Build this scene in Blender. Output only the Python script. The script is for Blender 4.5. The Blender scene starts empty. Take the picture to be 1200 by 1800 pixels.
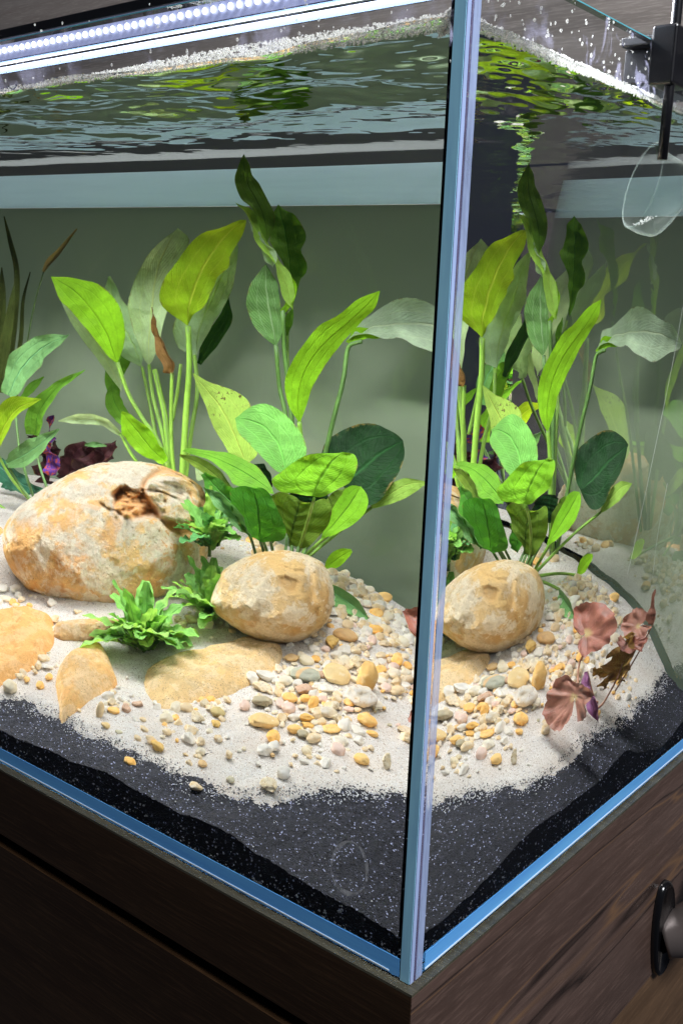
import bpy, math, random
import numpy as np
from mathutils import Vector, Matrix, noise
random.seed(7); rs = np.random.RandomState(5)
scene = bpy.context.scene
col = scene.collection
# ---------------------------------------------------------------- camera
cam_d = bpy.data.cameras.new('camera'); cam = bpy.data.objects.new('camera', cam_d); col.objects.link(cam)
cr, cu, cd = Vector((.7759, .6297, .0376)), Vector((-.1618, .1410, .9767)), Vector((-.6097, .7639, -.2113))
cd.normalize(); cr = (cr - cr.dot(cd) * cd).normalized(); cu = cr.cross(cd)
cam.matrix_world = Matrix(((cr.x, cu.x, -cd.x, .23296), (cr.y, cu.y, -cd.y, -.35704), (cr.z, cu.z, -cd.z, .31936), (0, 0, 0, 1)))
cam_d.sensor_fit = 'VERTICAL'; cam_d.sensor_height = 24; cam_d.lens = 1793.4 / 1800 * 24
cam_d.clip_start = .01; cam_d.clip_end = 50
scene.camera = cam
# ---------------------------------------------------------------- world (dim room), lamps, exposure
w = bpy.data.worlds.new('World'); scene.world = w; w.use_nodes = True
w.node_tree.nodes['Background'].inputs[0].default_value = (.55, .62, .85, 1)
w.node_tree.nodes['Background'].inputs[1].default_value = .035
def area(name, loc, aim, sx, sy, power, color):
    ld = bpy.data.lights.new(name, 'AREA'); ld.shape = 'RECTANGLE'; ld.size = sx; ld.size_y = sy; ld.energy = power; ld.color = color
    o = bpy.data.objects.new(name, ld); col.objects.link(o); o.location = loc
    o.rotation_euler = (Vector(aim) - Vector(loc)).to_track_quat('-Z', 'Y').to_euler(); return o
led = area('led_row_rear', (-.47, .165, .4925), (-.47, .195, 0), .86, .016, 19.0, (.97, .985, 1.0))
led2 = area('led_row_front', (-.47, .1240, .4770), (-.47, .145, 0), .86, .005, 5.0, (.97, .985, 1.0))
room = area('added_room_fill', (1.4, -.38, 1.7), (0, .1, .1), .6, .6, 60.0, (.93, .96, 1.0))  # unseen fill lamp added to light the edge strips and cabinet
wallglow = area('added_wall_fill', (-.1, .45, 1.9), (-.3, .9, .6), .5, .2, 14.0, (1, .96, .93))  # unseen fill lamp added to brighten the wall
back = area('added_film_backlight', (-.47, .60, .20), (-.47, .4, .20), .95, .30, 1.8, (.95, 1.0, .92))  # hidden lamp added behind the backing film to brighten it
sc = scene
sc.view_settings.view_transform = 'Standard'; sc.view_settings.look = 'None'; sc.view_settings.exposure = 0; sc.view_settings.gamma = 1
cy = sc.cycles
cy.max_bounces = 14; cy.diffuse_bounces = 3; cy.glossy_bounces = 8; cy.transmission_bounces = 10; cy.transparent_max_bounces = 16
cy.caustics_reflective = False; cy.caustics_refractive = True; cy.sample_clamp_indirect = 3; cy.use_denoising = True
cy.blur_glossy = .3
# ---------------------------------------------------------------- helpers
def tag(o, label=None, cat=None, group=None, kind=None):
    if label: o['label'] = label
    if cat: o['category'] = cat
    if group: o['group'] = group
    if kind: o['kind'] = kind
    return o
def mesh_obj(name, V, F, mat=None, parent=None, smooth=True, mats=None, mi=None):
    me = bpy.data.meshes.new(name); me.from_pydata([tuple(map(float, v)) for v in V], [], F); me.update()
    for m in (mats or ([mat] if mat else [])): me.materials.append(m)
    if mi is not None: me.polygons.foreach_set('material_index', mi)
    me.polygons.foreach_set('use_smooth', [smooth] * len(me.polygons))
    o = bpy.data.objects.new(name, me); col.objects.link(o)
    if parent: o.parent = parent; o.matrix_parent_inverse = parent.matrix_basis.inverted()
    return o
def grid_obj(name, Z, xs, ys, mat, keep=None):
    """height field mesh on a rectangular grid"""
    nx, ny = len(xs), len(ys)
    X, Y = np.meshgrid(xs, ys, indexing='ij')
    co = np.stack([X, Y, Z], -1).reshape(-1, 3)
    i = (np.arange(nx - 1)[:, None] * ny + np.arange(ny - 1)[None, :])
    if keep is not None: i = i[keep[:-1, :-1] | keep[1:, :-1] | keep[:-1, 1:] | keep[1:, 1:]]
    i = i.ravel()
    f = np.stack([i, i + ny, i + ny + 1, i + 1], -1)
    if keep is not None:
        used = np.unique(f); remap = -np.ones(len(co), int); remap[used] = np.arange(len(used)); co = co[used]; f = remap[f]
    me = bpy.data.meshes.new(name)
    me.vertices.add(len(co)); me.vertices.foreach_set('co', co.ravel().astype(np.float32))
    me.loops.add(f.size); me.loops.foreach_set('vertex_index', f.ravel().astype(np.int32))
    me.polygons.add(len(f)); me.polygons.foreach_set('loop_start', np.arange(0, f.size, 4, dtype=np.int32))
    me.polygons.foreach_set('loop_total', np.full(len(f), 4, dtype=np.int32))
    me.update(calc_edges=True); me.polygons.foreach_set('use_smooth', [True] * len(f)); me.materials.append(mat)
    o = bpy.data.objects.new(name, me); col.objects.link(o); return o
def box(name, a, b, mat, parent=None, bev=0):
    (x0, y0, z0), (x1, y1, z1) = a, b
    V = [(x0, y0, z0), (x1, y0, z0), (x1, y1, z0), (x0, y1, z0), (x0, y0, z1), (x1, y0, z1), (x1, y1, z1), (x0, y1, z1)]
    F = [(0, 3, 2, 1), (4, 5, 6, 7), (0, 1, 5, 4), (1, 2, 6, 5), (2, 3, 7, 6), (3, 0, 4, 7)]
    o = mesh_obj(name, V, F, mat, parent, smooth=False)
    if bev:
        m = o.modifiers.new('b', 'BEVEL'); m.width = bev; m.segments = 3
    return o
def empty(name, loc=(0, 0, 0)):
    o = bpy.data.objects.new(name, None); col.objects.link(o); o.location = loc; o.empty_display_size = .01; return o
def catmull(P, n):
    P = np.array(P, float); k = len(P)
    Q = np.vstack([2 * P[0] - P[1], P, 2 * P[-1] - P[-2]]); out = []
    for t in np.linspace(0, k - 1, n):
        i = min(int(t), k - 2); u = t - i; a, b, c, d = Q[i:i + 4]
        out.append(.5 * (2 * b + (c - a) * u + (2 * a - 5 * b + 4 * c - d) * u * u + (3 * b - a - 3 * c + d) * u ** 3))
    return np.array(out)
def tube(name, pts, r0, r1, mat, parent=None, n=10, m=8):
    P = catmull(pts, n) if len(pts) > 2 or n > 2 else np.array(pts, float)
    V, F = [], []
    for i in range(n):
        t = P[min(i + 1, n - 1)] - P[max(i - 1, 0)]; t /= np.linalg.norm(t) + 1e-12
        a = np.cross(t, (0, 1, .3)); a /= np.linalg.norm(a) + 1e-12; b = np.cross(t, a); r = r0 + (r1 - r0) * i / (n - 1)
        for j in range(m):
            th = 2 * math.pi * j / m; V.append(P[i] + r * (a * math.cos(th) + b * math.sin(th)))
    for i in range(n - 1):
        for j in range(m): F.append((i * m + j, i * m + (j + 1) % m, (i + 1) * m + (j + 1) % m, (i + 1) * m + j))
    F.append(tuple(range(m - 1, -1, -1))); F.append(tuple((n - 1) * m + j for j in range(m)))
    return mesh_obj(name, V, F, mat, parent)
# ---------------------------------------------------------------- node materials
class NT:
    def __init__(s, name):
        s.m = bpy.data.materials.new(name); s.m.use_nodes = True; s.t = s.m.node_tree; s.t.nodes.clear()
        s.out = s.n('ShaderNodeOutputMaterial')
    def n(s, typ, **k):
        x = s.t.nodes.new(typ)
        for a, v in k.items(): setattr(x, a, v)
        return x
    def l(s, a, b): s.t.links.new(a, b)
    def set(s, node, **k):
        for a, v in k.items(): node.inputs[a.replace('_', ' ')].default_value = v
        return node
    def coord(s, kind='Object', scale=(1, 1, 1), rot=(0, 0, 0)):
        tc = s.n('ShaderNodeTexCoord'); mp = s.n('ShaderNodeMapping'); mp.inputs['Scale'].default_value = scale; mp.inputs['Rotation'].default_value = rot
        s.l(tc.outputs[kind], mp.inputs[0]); return mp.outputs[0]
    def noise(s, vec, scale, detail=4, rough=.55, dist=0):
        x = s.n('ShaderNodeTexNoise'); x.inputs['Scale'].default_value = scale; x.inputs['Detail'].default_value = detail
        x.inputs['Roughness'].default_value = rough; x.inputs['Distortion'].default_value = dist; s.l(vec, x.inputs['Vector']); return x.outputs[0]
    def vor(s, vec, scale, out='Color', feature='F1'):
        x = s.n('ShaderNodeTexVoronoi', feature=feature); x.inputs['Scale'].default_value = scale; s.l(vec, x.inputs['Vector']); return x.outputs[out]
    def ramp(s, f, stops, interp='LINEAR'):
        x = s.n('ShaderNodeValToRGB'); e = x.color_ramp.elements; x.color_ramp.interpolation = interp
        while len(e) < len(stops): e.new(.5)
        for i, (p, c) in enumerate(stops):
            e[i].position = p; e[i].color = (c, c, c, 1) if isinstance(c, (int, float)) else (*c, 1)
        s.l(f, x.inputs[0]); return x.outputs[0]
    def mix(s, f, a, b, blend='MIX'):
        x = s.n('ShaderNodeMix', data_type='RGBA', blend_type=blend)
        for sock, v in ((x.inputs['Factor'], f), (x.inputs[6], a), (x.inputs[7], b)):
            if isinstance(v, (int, float)): sock.default_value = v
            elif isinstance(v, tuple): sock.default_value = (*v, 1)
            else: s.l(v, sock)
        return x.outputs[2]
    def math(s, op, a, b=0.0, c=0.0):
        x = s.n('ShaderNodeMath', operation=op)
        for i, v in enumerate((a, b, c)):
            if isinstance(v, (int, float)): x.inputs[i].default_value = v
            else: s.l(v, x.inputs[i])
        return x.outputs[0]
    def bump(s, hgt, strength, dist=.001):
        x = s.n('ShaderNodeBump'); x.inputs['Strength'].default_value = strength; x.inputs['Distance'].default_value = dist; s.l(hgt, x.inputs['Height']); return x.outputs[0]
    def pbr(s, color, rough=.5, normal=None, spec=.5, metal=0, **k):
        b = s.n('ShaderNodeBsdfPrincipled')
        for key, v in (('Base Color', color), ('Roughness', rough), ('Specular IOR Level', spec), ('Metallic', metal)):
            if isinstance(v, (int, float)): b.inputs[key].default_value = v
            elif isinstance(v, tuple): b.inputs[key].default_value = (*v, 1)
            else: s.l(v, b.inputs[key])
        if normal is not None: s.l(normal, b.inputs['Normal'])
        for key, v in k.items(): b.inputs[key.replace('_', ' ')].default_value = v
        s.l(b.outputs[0], s.out.inputs[0]); return b
def simple(name, c, rough=.5, spec=.5, metal=0, **k):
    m = NT(name); m.pbr(c, rough, spec=spec, metal=metal, **k); return m.m
def glass(name, ior, color=(1, 1, 1), smears=0):
    m = NT(name); g = m.n('ShaderNodeBsdfGlass'); g.inputs['IOR'].default_value = ior; g.inputs['Roughness'].default_value = 0; g.inputs['Color'].default_value = (*color, 1)
    if smears:
        v = m.coord('Object', (1, 1, .8)); f = m.ramp(m.noise(v, 38, 7, .68, .6), [(.5, 0), (.78, 1)]); f2 = m.ramp(m.noise(v, 9, 2), [(.35, .1), (.65, 1)])
        d = m.n('ShaderNodeBsdfDiffuse'); d.inputs[0].default_value = (.62, .62, .9, 1)
        t = m.n('ShaderNodeBsdfTranslucent'); t.inputs[0].default_value = (.62, .62, .9, 1); a = m.n('ShaderNodeAddShader'); m.l(d.outputs[0], a.inputs[0]); m.l(t.outputs[0], a.inputs[1])
        x = m.n('ShaderNodeMixShader'); m.l(m.math('MULTIPLY', m.math('MULTIPLY', f, f2), smears), x.inputs[0]); m.l(g.outputs[0], x.inputs[1]); m.l(a.outputs[0], x.inputs[2]); m.l(x.outputs[0], m.out.inputs[0])
    else: m.l(g.outputs[0], m.out.inputs[0])
    return m.m
def interface(name, ior, tint=(1, 1, 1)):
    """thin dielectric boundary that mirrors by Fresnel (with total reflection from inside) and otherwise lets light straight through"""
    m = NT(name); f = m.n('ShaderNodeFresnel'); f.inputs['IOR'].default_value = ior
    t = m.n('ShaderNodeBsdfTransparent'); t.inputs[0].default_value = (*tint, 1); g = m.n('ShaderNodeBsdfGlossy'); g.inputs['Roughness'].default_value = 0; g.inputs['Color'].default_value = (1, 1, 1, 1)
    x = m.n('ShaderNodeMixShader'); m.l(f.outputs[0], x.inputs[0]); m.l(t.outputs[0], x.inputs[1]); m.l(g.outputs[0], x.inputs[2]); m.l(x.outputs[0], m.out.inputs[0]); return m.m
HCP = [[-0.135, 0.205, 0.062], [-0.121, 0.19, 0.054], [-0.104, 0.149, 0.043], [-0.179, 0.262, 0.082], [-0.245, 0.371, 0.103], [-0.141, 0.223, 0.064], [-0.264, 0.405, 0.097], [-0.229, 0.405, 0.087], [-0.192, 0.405, 0.076], [-0.15, 0.405, 0.052], [-0.118, 0.405, 0.032], [-0.34, 0.405, 0.115], [-0.5, 0.405, 0.13], [-0.7, 0.405, 0.13], [-0.227, 0.2, 0.066], [-0.012, 0.045, 0.017], [-0.012, 0.125, 0.031], [-0.012, 0.167, 0.024], [-0.012, 0.246, 0.033], [-0.012, 0.307, 0.016], [-0.012, 0.347, 0.022], [-0.012, 0.405, 0.02], [-0.345, 0.012, 0.019], [-0.281, 0.012, 0.024], [-0.174, 0.012, 0.024], [-0.086, 0.012, 0.022], [-0.016, 0.012, 0.02], [-0.5, 0.012, 0.02], [-0.7, 0.012, 0.02], [-0.9, 0.012, 0.02], [-0.9, 0.405, 0.13], [-0.9, 0.2, 0.08], [-0.7, 0.2, 0.082], [-0.5, 0.2, 0.08], [-0.36, 0.2, 0.078], [-0.06, 0.1, 0.033], [-0.06, 0.2, 0.038], [-0.06, 0.3, 0.033], [-0.3, 0.1, 0.045], [-0.45, 0.1, 0.045], [-0.2, 0.1, 0.042], [-0.3, 0.3, 0.095], [-0.45, 0.3, 0.105]]
SAND = [[-0.3692, 0.0453], [-0.3366, 0.0549], [-0.3051, 0.0545], [-0.2651, 0.0475], [-0.2224, 0.0488], [-0.1817, 0.0481], [-0.152, 0.0534], [-0.1305, 0.07], [-0.113, 0.092], [-0.0942, 0.1181], [-0.0823, 0.1268], [-0.0683, 0.1408], [-0.0561, 0.1713], [-0.0619, 0.2188], [-0.0628, 0.2776], [-0.087, 0.3553], [-0.1164, 0.4015]]
DISCS = [
    ('D','red',[-0.1083,0.255,0.102],[[-0.113,0.2539,0.1001],[-0.1229,0.2552,0.1023],[-0.1288,0.2593,0.1091],[-0.133,0.2629,0.1151],[-0.1177,0.2652,0.1191],[-0.0957,0.2663,0.1211],[-0.0708,0.2635,0.1163],[-0.0545,0.2599,0.1101],[-0.0547,0.2549,0.1018],[-0.0695,0.2507,0.095],[-0.0874,0.2488,0.092],[-0.0935,0.2461,0.0876],[-0.1039,0.2476,0.09],[-0.1103,0.2489,0.0921],[-0.1134,0.2517,0.0966]]),
    ('D','redpale',[-0.0612,0.204,0.0782],[[-0.0568,0.2,0.0667],[-0.058,0.1987,0.0628],[-0.0699,0.1962,0.056],[-0.0827,0.197,0.0581],[-0.093,0.199,0.0637],[-0.092,0.2025,0.0739],[-0.0921,0.2051,0.0815],[-0.0791,0.2077,0.0889],[-0.0625,0.2068,0.0863],[-0.0464,0.2069,0.0867],[-0.0307,0.206,0.0839],[-0.0319,0.2036,0.077],[-0.0309,0.201,0.0697],[-0.0452,0.1992,0.0643]]),
    ('D','redpale',[-0.0478,0.278,0.108],[[-0.0357,0.2788,0.1098],[-0.0181,0.2785,0.109],[-0.0293,0.2751,0.1017],[-0.045,0.2733,0.0979],[-0.0611,0.2738,0.099],[-0.0741,0.2774,0.1068],[-0.0629,0.2816,0.1158],[-0.0502,0.283,0.119],[-0.0281,0.2817,0.1161]]),
    ('D','red',[-0.0501,0.268,0.0979],[[-0.0489,0.2723,0.1017],[-0.022,0.2724,0.1019],[-0.0149,0.2682,0.0981],[-0.023,0.2634,0.0938],[-0.0469,0.262,0.0926],[-0.0653,0.2652,0.0954],[-0.0659,0.2701,0.0998]]),
]
LEAVES = [
    ('A','sage',[([-0.449,0.37,0.2497],[-0.4478,0.37,0.2501],[-0.446,0.37,0.2507]),([-0.4738,0.37,0.2622],[-0.4574,0.37,0.2687],[-0.4414,0.37,0.275]),([-0.4891,0.37,0.2839],[-0.4721,0.37,0.2895],[-0.4555,0.37,0.2949]),([-0.4829,0.365,0.3236],[-0.4823,0.365,0.3237],[-0.4811,0.365,0.324])],0.1,0.04),
    ('A','brown',[([-0.3973,0.335,0.2494],[-0.3919,0.335,0.2493],[-0.389,0.335,0.2493]),([-0.3977,0.335,0.2552],[-0.3909,0.335,0.2571],[-0.3858,0.335,0.2586]),([-0.4042,0.335,0.2659],[-0.3993,0.335,0.2679],[-0.3951,0.335,0.2697]),([-0.4088,0.335,0.2777],[-0.4048,0.335,0.2789],[-0.402,0.335,0.2798]),([-0.4106,0.333,0.2895],[-0.4083,0.333,0.29],[-0.4066,0.333,0.2905]),([-0.4098,0.33,0.3011],[-0.4092,0.33,0.3012],[-0.4087,0.33,0.3013])],0.5,0.07),
    ('A','pale',[([-0.4444,0.33,0.1942],[-0.4429,0.33,0.1959],[-0.4415,0.33,0.1976]),([-0.4579,0.32,0.2023],[-0.4564,0.32,0.2056],[-0.4545,0.32,0.2098]),([-0.4753,0.31,0.2018],[-0.4753,0.31,0.2057],[-0.4753,0.31,0.2105]),([-0.4925,0.3,0.2025],[-0.4926,0.3,0.203],[-0.4926,0.3,0.2035])],0.3,0.05),
    ('A','lime',[([-0.3952,0.33,0.1755],[-0.3928,0.33,0.1778],[-0.3905,0.33,0.1802]),([-0.4148,0.33,0.1805],[-0.4077,0.33,0.1864],[-0.3989,0.33,0.1938]),([-0.4359,0.33,0.1933],[-0.4253,0.33,0.2011],[-0.4159,0.33,0.208]),([-0.4398,0.325,0.2137],[-0.4383,0.325,0.2147],[-0.4369,0.325,0.2158])],0.15,0.03),
    ('A','green',[([-0.4833,0.375,0.2139],[-0.48,0.375,0.2146],[-0.4768,0.375,0.2153]),([-0.4927,0.375,0.2352],[-0.4848,0.375,0.2351],[-0.4731,0.375,0.2349]),([-0.482,0.375,0.2597],[-0.4738,0.375,0.2555],[-0.4645,0.375,0.2508]),([-0.4584,0.375,0.2646],[-0.4578,0.375,0.2638],[-0.4571,0.375,0.263])],0.1,0.02),
    ('A','dark',[([-0.3989,0.385,0.2565],[-0.3968,0.385,0.2557],[-0.3947,0.385,0.2549]),([-0.3914,0.385,0.2781],[-0.3843,0.385,0.2751],[-0.3772,0.385,0.2722]),([-0.3762,0.385,0.2957],[-0.3697,0.385,0.2942],[-0.3632,0.385,0.2927]),([-0.3701,0.385,0.3123],[-0.3689,0.385,0.3123],[-0.3678,0.385,0.3123])],0.1,0.02),
    ('A','green',[([-0.4483,0.36,0.1934],[-0.4463,0.36,0.1949],[-0.4444,0.36,0.1963]),([-0.4774,0.37,0.2022],[-0.4698,0.37,0.2068],[-0.4623,0.37,0.2113]),([-0.4887,0.37,0.2183],[-0.4798,0.37,0.2208],[-0.4709,0.37,0.2233]),([-0.4812,0.37,0.2345],[-0.4799,0.37,0.2346],[-0.4785,0.37,0.2347])],0.1,0.02),
    ('B','lime',[([-0.293,0.345,0.3035],[-0.2918,0.345,0.3027],[-0.2905,0.345,0.302]),([-0.2882,0.345,0.3115],[-0.2843,0.345,0.3105],[-0.281,0.345,0.3096]),([-0.2882,0.345,0.3223],[-0.2832,0.345,0.323],[-0.2792,0.345,0.3235]),([-0.2895,0.345,0.3315],[-0.2886,0.345,0.3319],[-0.2877,0.345,0.3322])],0.3,0.08),
    ('B','green',[([-0.2988,0.36,0.2849],[-0.2973,0.36,0.2846],[-0.2957,0.36,0.2844]),([-0.2986,0.36,0.2961],[-0.2945,0.36,0.2955],[-0.2905,0.36,0.2948]),([-0.2918,0.36,0.3063],[-0.2913,0.36,0.3062],[-0.2908,0.36,0.3061])],0.1,0.02),
    ('B','lime',[([-0.2464,0.366,0.2825],[-0.2436,0.366,0.2815],[-0.2407,0.366,0.2806]),([-0.2396,0.37,0.2923],[-0.2367,0.37,0.2902],[-0.2299,0.37,0.2853]),([-0.2219,0.375,0.2935],[-0.2209,0.375,0.2919],[-0.2177,0.375,0.2871]),([-0.2096,0.38,0.2955],[-0.2092,0.38,0.2952],[-0.2089,0.38,0.2948])],0.2,0.05),
    ('C','bluegreen',[([-0.2582,0.25,0.1454],[-0.2573,0.25,0.146],[-0.2565,0.25,0.1466]),([-0.2683,0.245,0.1548],[-0.2652,0.245,0.1573],[-0.2605,0.245,0.1611]),([-0.2807,0.24,0.1661],[-0.2772,0.24,0.1696],[-0.2727,0.24,0.1741]),([-0.2936,0.236,0.1778],[-0.293,0.236,0.1785],[-0.2923,0.236,0.1792])],0.3,0.08),
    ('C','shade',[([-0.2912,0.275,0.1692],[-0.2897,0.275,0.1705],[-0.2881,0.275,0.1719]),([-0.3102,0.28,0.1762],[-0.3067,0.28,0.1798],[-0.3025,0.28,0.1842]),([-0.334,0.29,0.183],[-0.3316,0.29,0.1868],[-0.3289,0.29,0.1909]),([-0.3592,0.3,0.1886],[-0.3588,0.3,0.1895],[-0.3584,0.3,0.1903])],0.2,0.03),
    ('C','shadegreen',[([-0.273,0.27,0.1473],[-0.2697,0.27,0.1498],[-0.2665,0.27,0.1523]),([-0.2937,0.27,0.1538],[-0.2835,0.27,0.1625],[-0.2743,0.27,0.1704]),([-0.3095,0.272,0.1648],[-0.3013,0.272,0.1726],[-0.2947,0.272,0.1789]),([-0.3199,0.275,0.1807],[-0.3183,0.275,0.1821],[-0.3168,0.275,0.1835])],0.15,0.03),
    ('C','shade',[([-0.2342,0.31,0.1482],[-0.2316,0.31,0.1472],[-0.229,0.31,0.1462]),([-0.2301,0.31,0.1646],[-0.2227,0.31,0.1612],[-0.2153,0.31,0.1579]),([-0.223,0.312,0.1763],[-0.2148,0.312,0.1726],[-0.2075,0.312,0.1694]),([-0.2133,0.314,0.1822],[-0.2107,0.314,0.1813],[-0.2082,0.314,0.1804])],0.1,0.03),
    ('C','lightlime',[([-0.2145,0.36,0.1631],[-0.2139,0.36,0.1625],[-0.2132,0.36,0.1619]),([-0.2056,0.361,0.1776],[-0.2016,0.361,0.1731],[-0.197,0.361,0.1681]),([-0.1889,0.363,0.1879],[-0.1867,0.363,0.1835],[-0.183,0.363,0.176]),([-0.1708,0.363,0.1877],[-0.1707,0.363,0.1873],[-0.1706,0.363,0.1869])],0.1,0.02),
    ('C','lime',[([-0.2575,0.371,0.108],[-0.256,0.371,0.1068],[-0.2546,0.371,0.1057]),([-0.252,0.371,0.1194],[-0.2473,0.371,0.1152],[-0.2428,0.371,0.1113]),([-0.243,0.371,0.1255],[-0.2395,0.371,0.1215],[-0.2365,0.371,0.1182]),([-0.2344,0.371,0.1263],[-0.2336,0.371,0.1252],[-0.2328,0.371,0.1241])],0.1,0.02),
    ('C','bluegreen',[([-0.2264,0.322,0.1082],[-0.2289,0.322,0.1032],[-0.2313,0.322,0.0981]),([-0.2076,0.316,0.1079],[-0.2114,0.316,0.101],[-0.2153,0.316,0.094]),([-0.1902,0.31,0.1026],[-0.1943,0.31,0.0968],[-0.1978,0.31,0.0918]),([-0.1821,0.306,0.093],[-0.1827,0.306,0.0923],[-0.1833,0.306,0.0916])],0.3,0.01),
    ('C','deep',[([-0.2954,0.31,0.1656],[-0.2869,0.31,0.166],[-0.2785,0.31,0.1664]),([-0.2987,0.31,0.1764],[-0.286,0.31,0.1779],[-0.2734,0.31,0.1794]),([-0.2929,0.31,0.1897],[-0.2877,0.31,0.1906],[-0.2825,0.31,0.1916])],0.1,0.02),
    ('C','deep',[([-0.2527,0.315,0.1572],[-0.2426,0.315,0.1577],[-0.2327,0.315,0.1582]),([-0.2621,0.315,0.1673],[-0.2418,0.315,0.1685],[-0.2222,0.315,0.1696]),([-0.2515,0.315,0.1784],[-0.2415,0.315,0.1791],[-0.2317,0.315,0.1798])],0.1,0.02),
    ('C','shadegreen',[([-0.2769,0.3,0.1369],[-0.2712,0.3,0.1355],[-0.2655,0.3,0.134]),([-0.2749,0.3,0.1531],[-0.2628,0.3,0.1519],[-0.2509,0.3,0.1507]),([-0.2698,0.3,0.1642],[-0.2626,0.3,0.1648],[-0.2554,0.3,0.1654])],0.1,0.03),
    ('C','pale',[([-0.343,0.33,0.1743],[-0.3434,0.33,0.1756],[-0.3438,0.33,0.1768]),([-0.3586,0.33,0.1669],[-0.357,0.33,0.1715],[-0.3554,0.33,0.1761]),([-0.3624,0.33,0.1774],[-0.3614,0.33,0.1779],[-0.3603,0.33,0.1784])],0.1,0.02),
    ('E','bluegreen',[([-0.577,0.32,0.2191],[-0.5705,0.32,0.2173],[-0.5626,0.32,0.2152]),([-0.571,0.325,0.247],[-0.557,0.325,0.2409],[-0.5421,0.325,0.2344]),([-0.5432,0.33,0.2693],[-0.5342,0.33,0.2611],[-0.5261,0.33,0.2538]),([-0.5058,0.335,0.2748],[-0.5055,0.335,0.2744],[-0.5052,0.335,0.274])],0.15,0.04),
    ('E','olive',[([-0.5742,0.29,0.1728],[-0.5646,0.29,0.171],[-0.5577,0.29,0.1698]),([-0.5643,0.29,0.2],[-0.5492,0.29,0.1954],[-0.5417,0.29,0.1931]),([-0.5403,0.29,0.2194],[-0.5314,0.29,0.2114],[-0.5274,0.29,0.2078]),([-0.5055,0.29,0.221],[-0.5053,0.29,0.2205],[-0.505,0.29,0.2201])],0.2,0.03),
    ('E','green',[([-0.5585,0.335,0.1834],[-0.5485,0.335,0.183],[-0.5401,0.335,0.1827]),([-0.5542,0.335,0.2069],[-0.5426,0.335,0.204],[-0.5336,0.335,0.2018]),([-0.5245,0.335,0.2308],[-0.5198,0.335,0.2276],[-0.5161,0.335,0.225]),([-0.4875,0.335,0.2461],[-0.4872,0.335,0.2457],[-0.4868,0.335,0.2453])],0.2,0.03),
    ('E','bluegreen',[([-0.5597,0.3,0.161],[-0.5579,0.3,0.1585],[-0.5554,0.3,0.1551]),([-0.5435,0.3,0.1747],[-0.5372,0.3,0.1676],[-0.5301,0.3,0.1597]),([-0.5223,0.3,0.1856],[-0.5156,0.3,0.18],[-0.5097,0.3,0.1751]),([-0.4924,0.3,0.1966],[-0.4919,0.3,0.1963],[-0.4915,0.3,0.1959])],0.15,0.04),
    ('E','green',[([-0.5742,0.345,0.215],[-0.572,0.345,0.2138],[-0.5699,0.345,0.2126]),([-0.5628,0.345,0.2277],[-0.5587,0.345,0.2251],[-0.5547,0.345,0.2226]),([-0.5447,0.345,0.2357],[-0.5442,0.345,0.2353],[-0.5438,0.345,0.235])],0.1,0.02),
    ('E','deepblue',[([-0.5961,0.34,0.1569],[-0.6031,0.34,0.1504],[-0.6132,0.34,0.1409]),([-0.5731,0.34,0.1477],[-0.5802,0.34,0.1399],[-0.5883,0.34,0.131]),([-0.5551,0.34,0.1385],[-0.5578,0.34,0.1333],[-0.5611,0.34,0.1269]),([-0.5394,0.34,0.1342],[-0.5395,0.34,0.1336],[-0.5396,0.34,0.1331])],0.1,0.05),
    ('E','deepblue',[([-0.6078,0.36,0.1327],[-0.6196,0.36,0.1168],[-0.6276,0.36,0.1061]),([-0.5811,0.36,0.1314],[-0.5924,0.36,0.1097],[-0.5981,0.36,0.0986]),([-0.5586,0.36,0.1195],[-0.5621,0.36,0.1086],[-0.5657,0.36,0.0976])],0.1,0.05),
    ('M','maroon',[([-0.5459,0.375,0.1439],[-0.539,0.375,0.1435],[-0.5334,0.375,0.1432]),([-0.5433,0.375,0.1608],[-0.5341,0.375,0.1589],[-0.5251,0.375,0.157]),([-0.5292,0.375,0.1757],[-0.5237,0.375,0.1715],[-0.5164,0.375,0.1661]),([-0.5107,0.375,0.1785],[-0.5099,0.375,0.1772],[-0.5091,0.375,0.1759])],0.2,0.1),
    ('M','maroon',[([-0.5308,0.37,0.1468],[-0.5126,0.37,0.141],[-0.503,0.37,0.138]),([-0.5196,0.37,0.1621],[-0.5025,0.37,0.1552],[-0.4946,0.37,0.1521]),([-0.4978,0.37,0.1736],[-0.4891,0.37,0.1696],[-0.4826,0.37,0.1667]),([-0.4789,0.37,0.1843],[-0.4773,0.37,0.1836],[-0.4757,0.37,0.1829])],0.2,0.12),
    ('M','maroon',[([-0.5561,0.385,0.1412],[-0.545,0.385,0.1356],[-0.534,0.385,0.1301]),([-0.5373,0.385,0.1675],[-0.524,0.385,0.1568],[-0.5108,0.385,0.1461]),([-0.4973,0.385,0.1782],[-0.4933,0.385,0.1733],[-0.4893,0.385,0.1683])],0.2,0.12),
    ('M','bluegreen',[([-0.5058,0.36,0.1785],[-0.5056,0.36,0.1776],[-0.5055,0.36,0.1766]),([-0.4933,0.36,0.1819],[-0.4934,0.36,0.1799],[-0.4936,0.36,0.1769]),([-0.4799,0.36,0.1799],[-0.48,0.36,0.1794],[-0.4801,0.36,0.1789])],0.2,0.05),
    ('M','violet',[([-0.5399,0.35,0.1457],[-0.5329,0.35,0.1478],[-0.5273,0.35,0.1494]),([-0.5471,0.35,0.1629],[-0.5387,0.35,0.1652],[-0.5317,0.35,0.1671]),([-0.5487,0.35,0.1799],[-0.5429,0.35,0.1803],[-0.5372,0.35,0.1806]),([-0.5385,0.35,0.2017],[-0.5357,0.35,0.2015],[-0.533,0.35,0.2012])],0.3,0.25),
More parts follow.
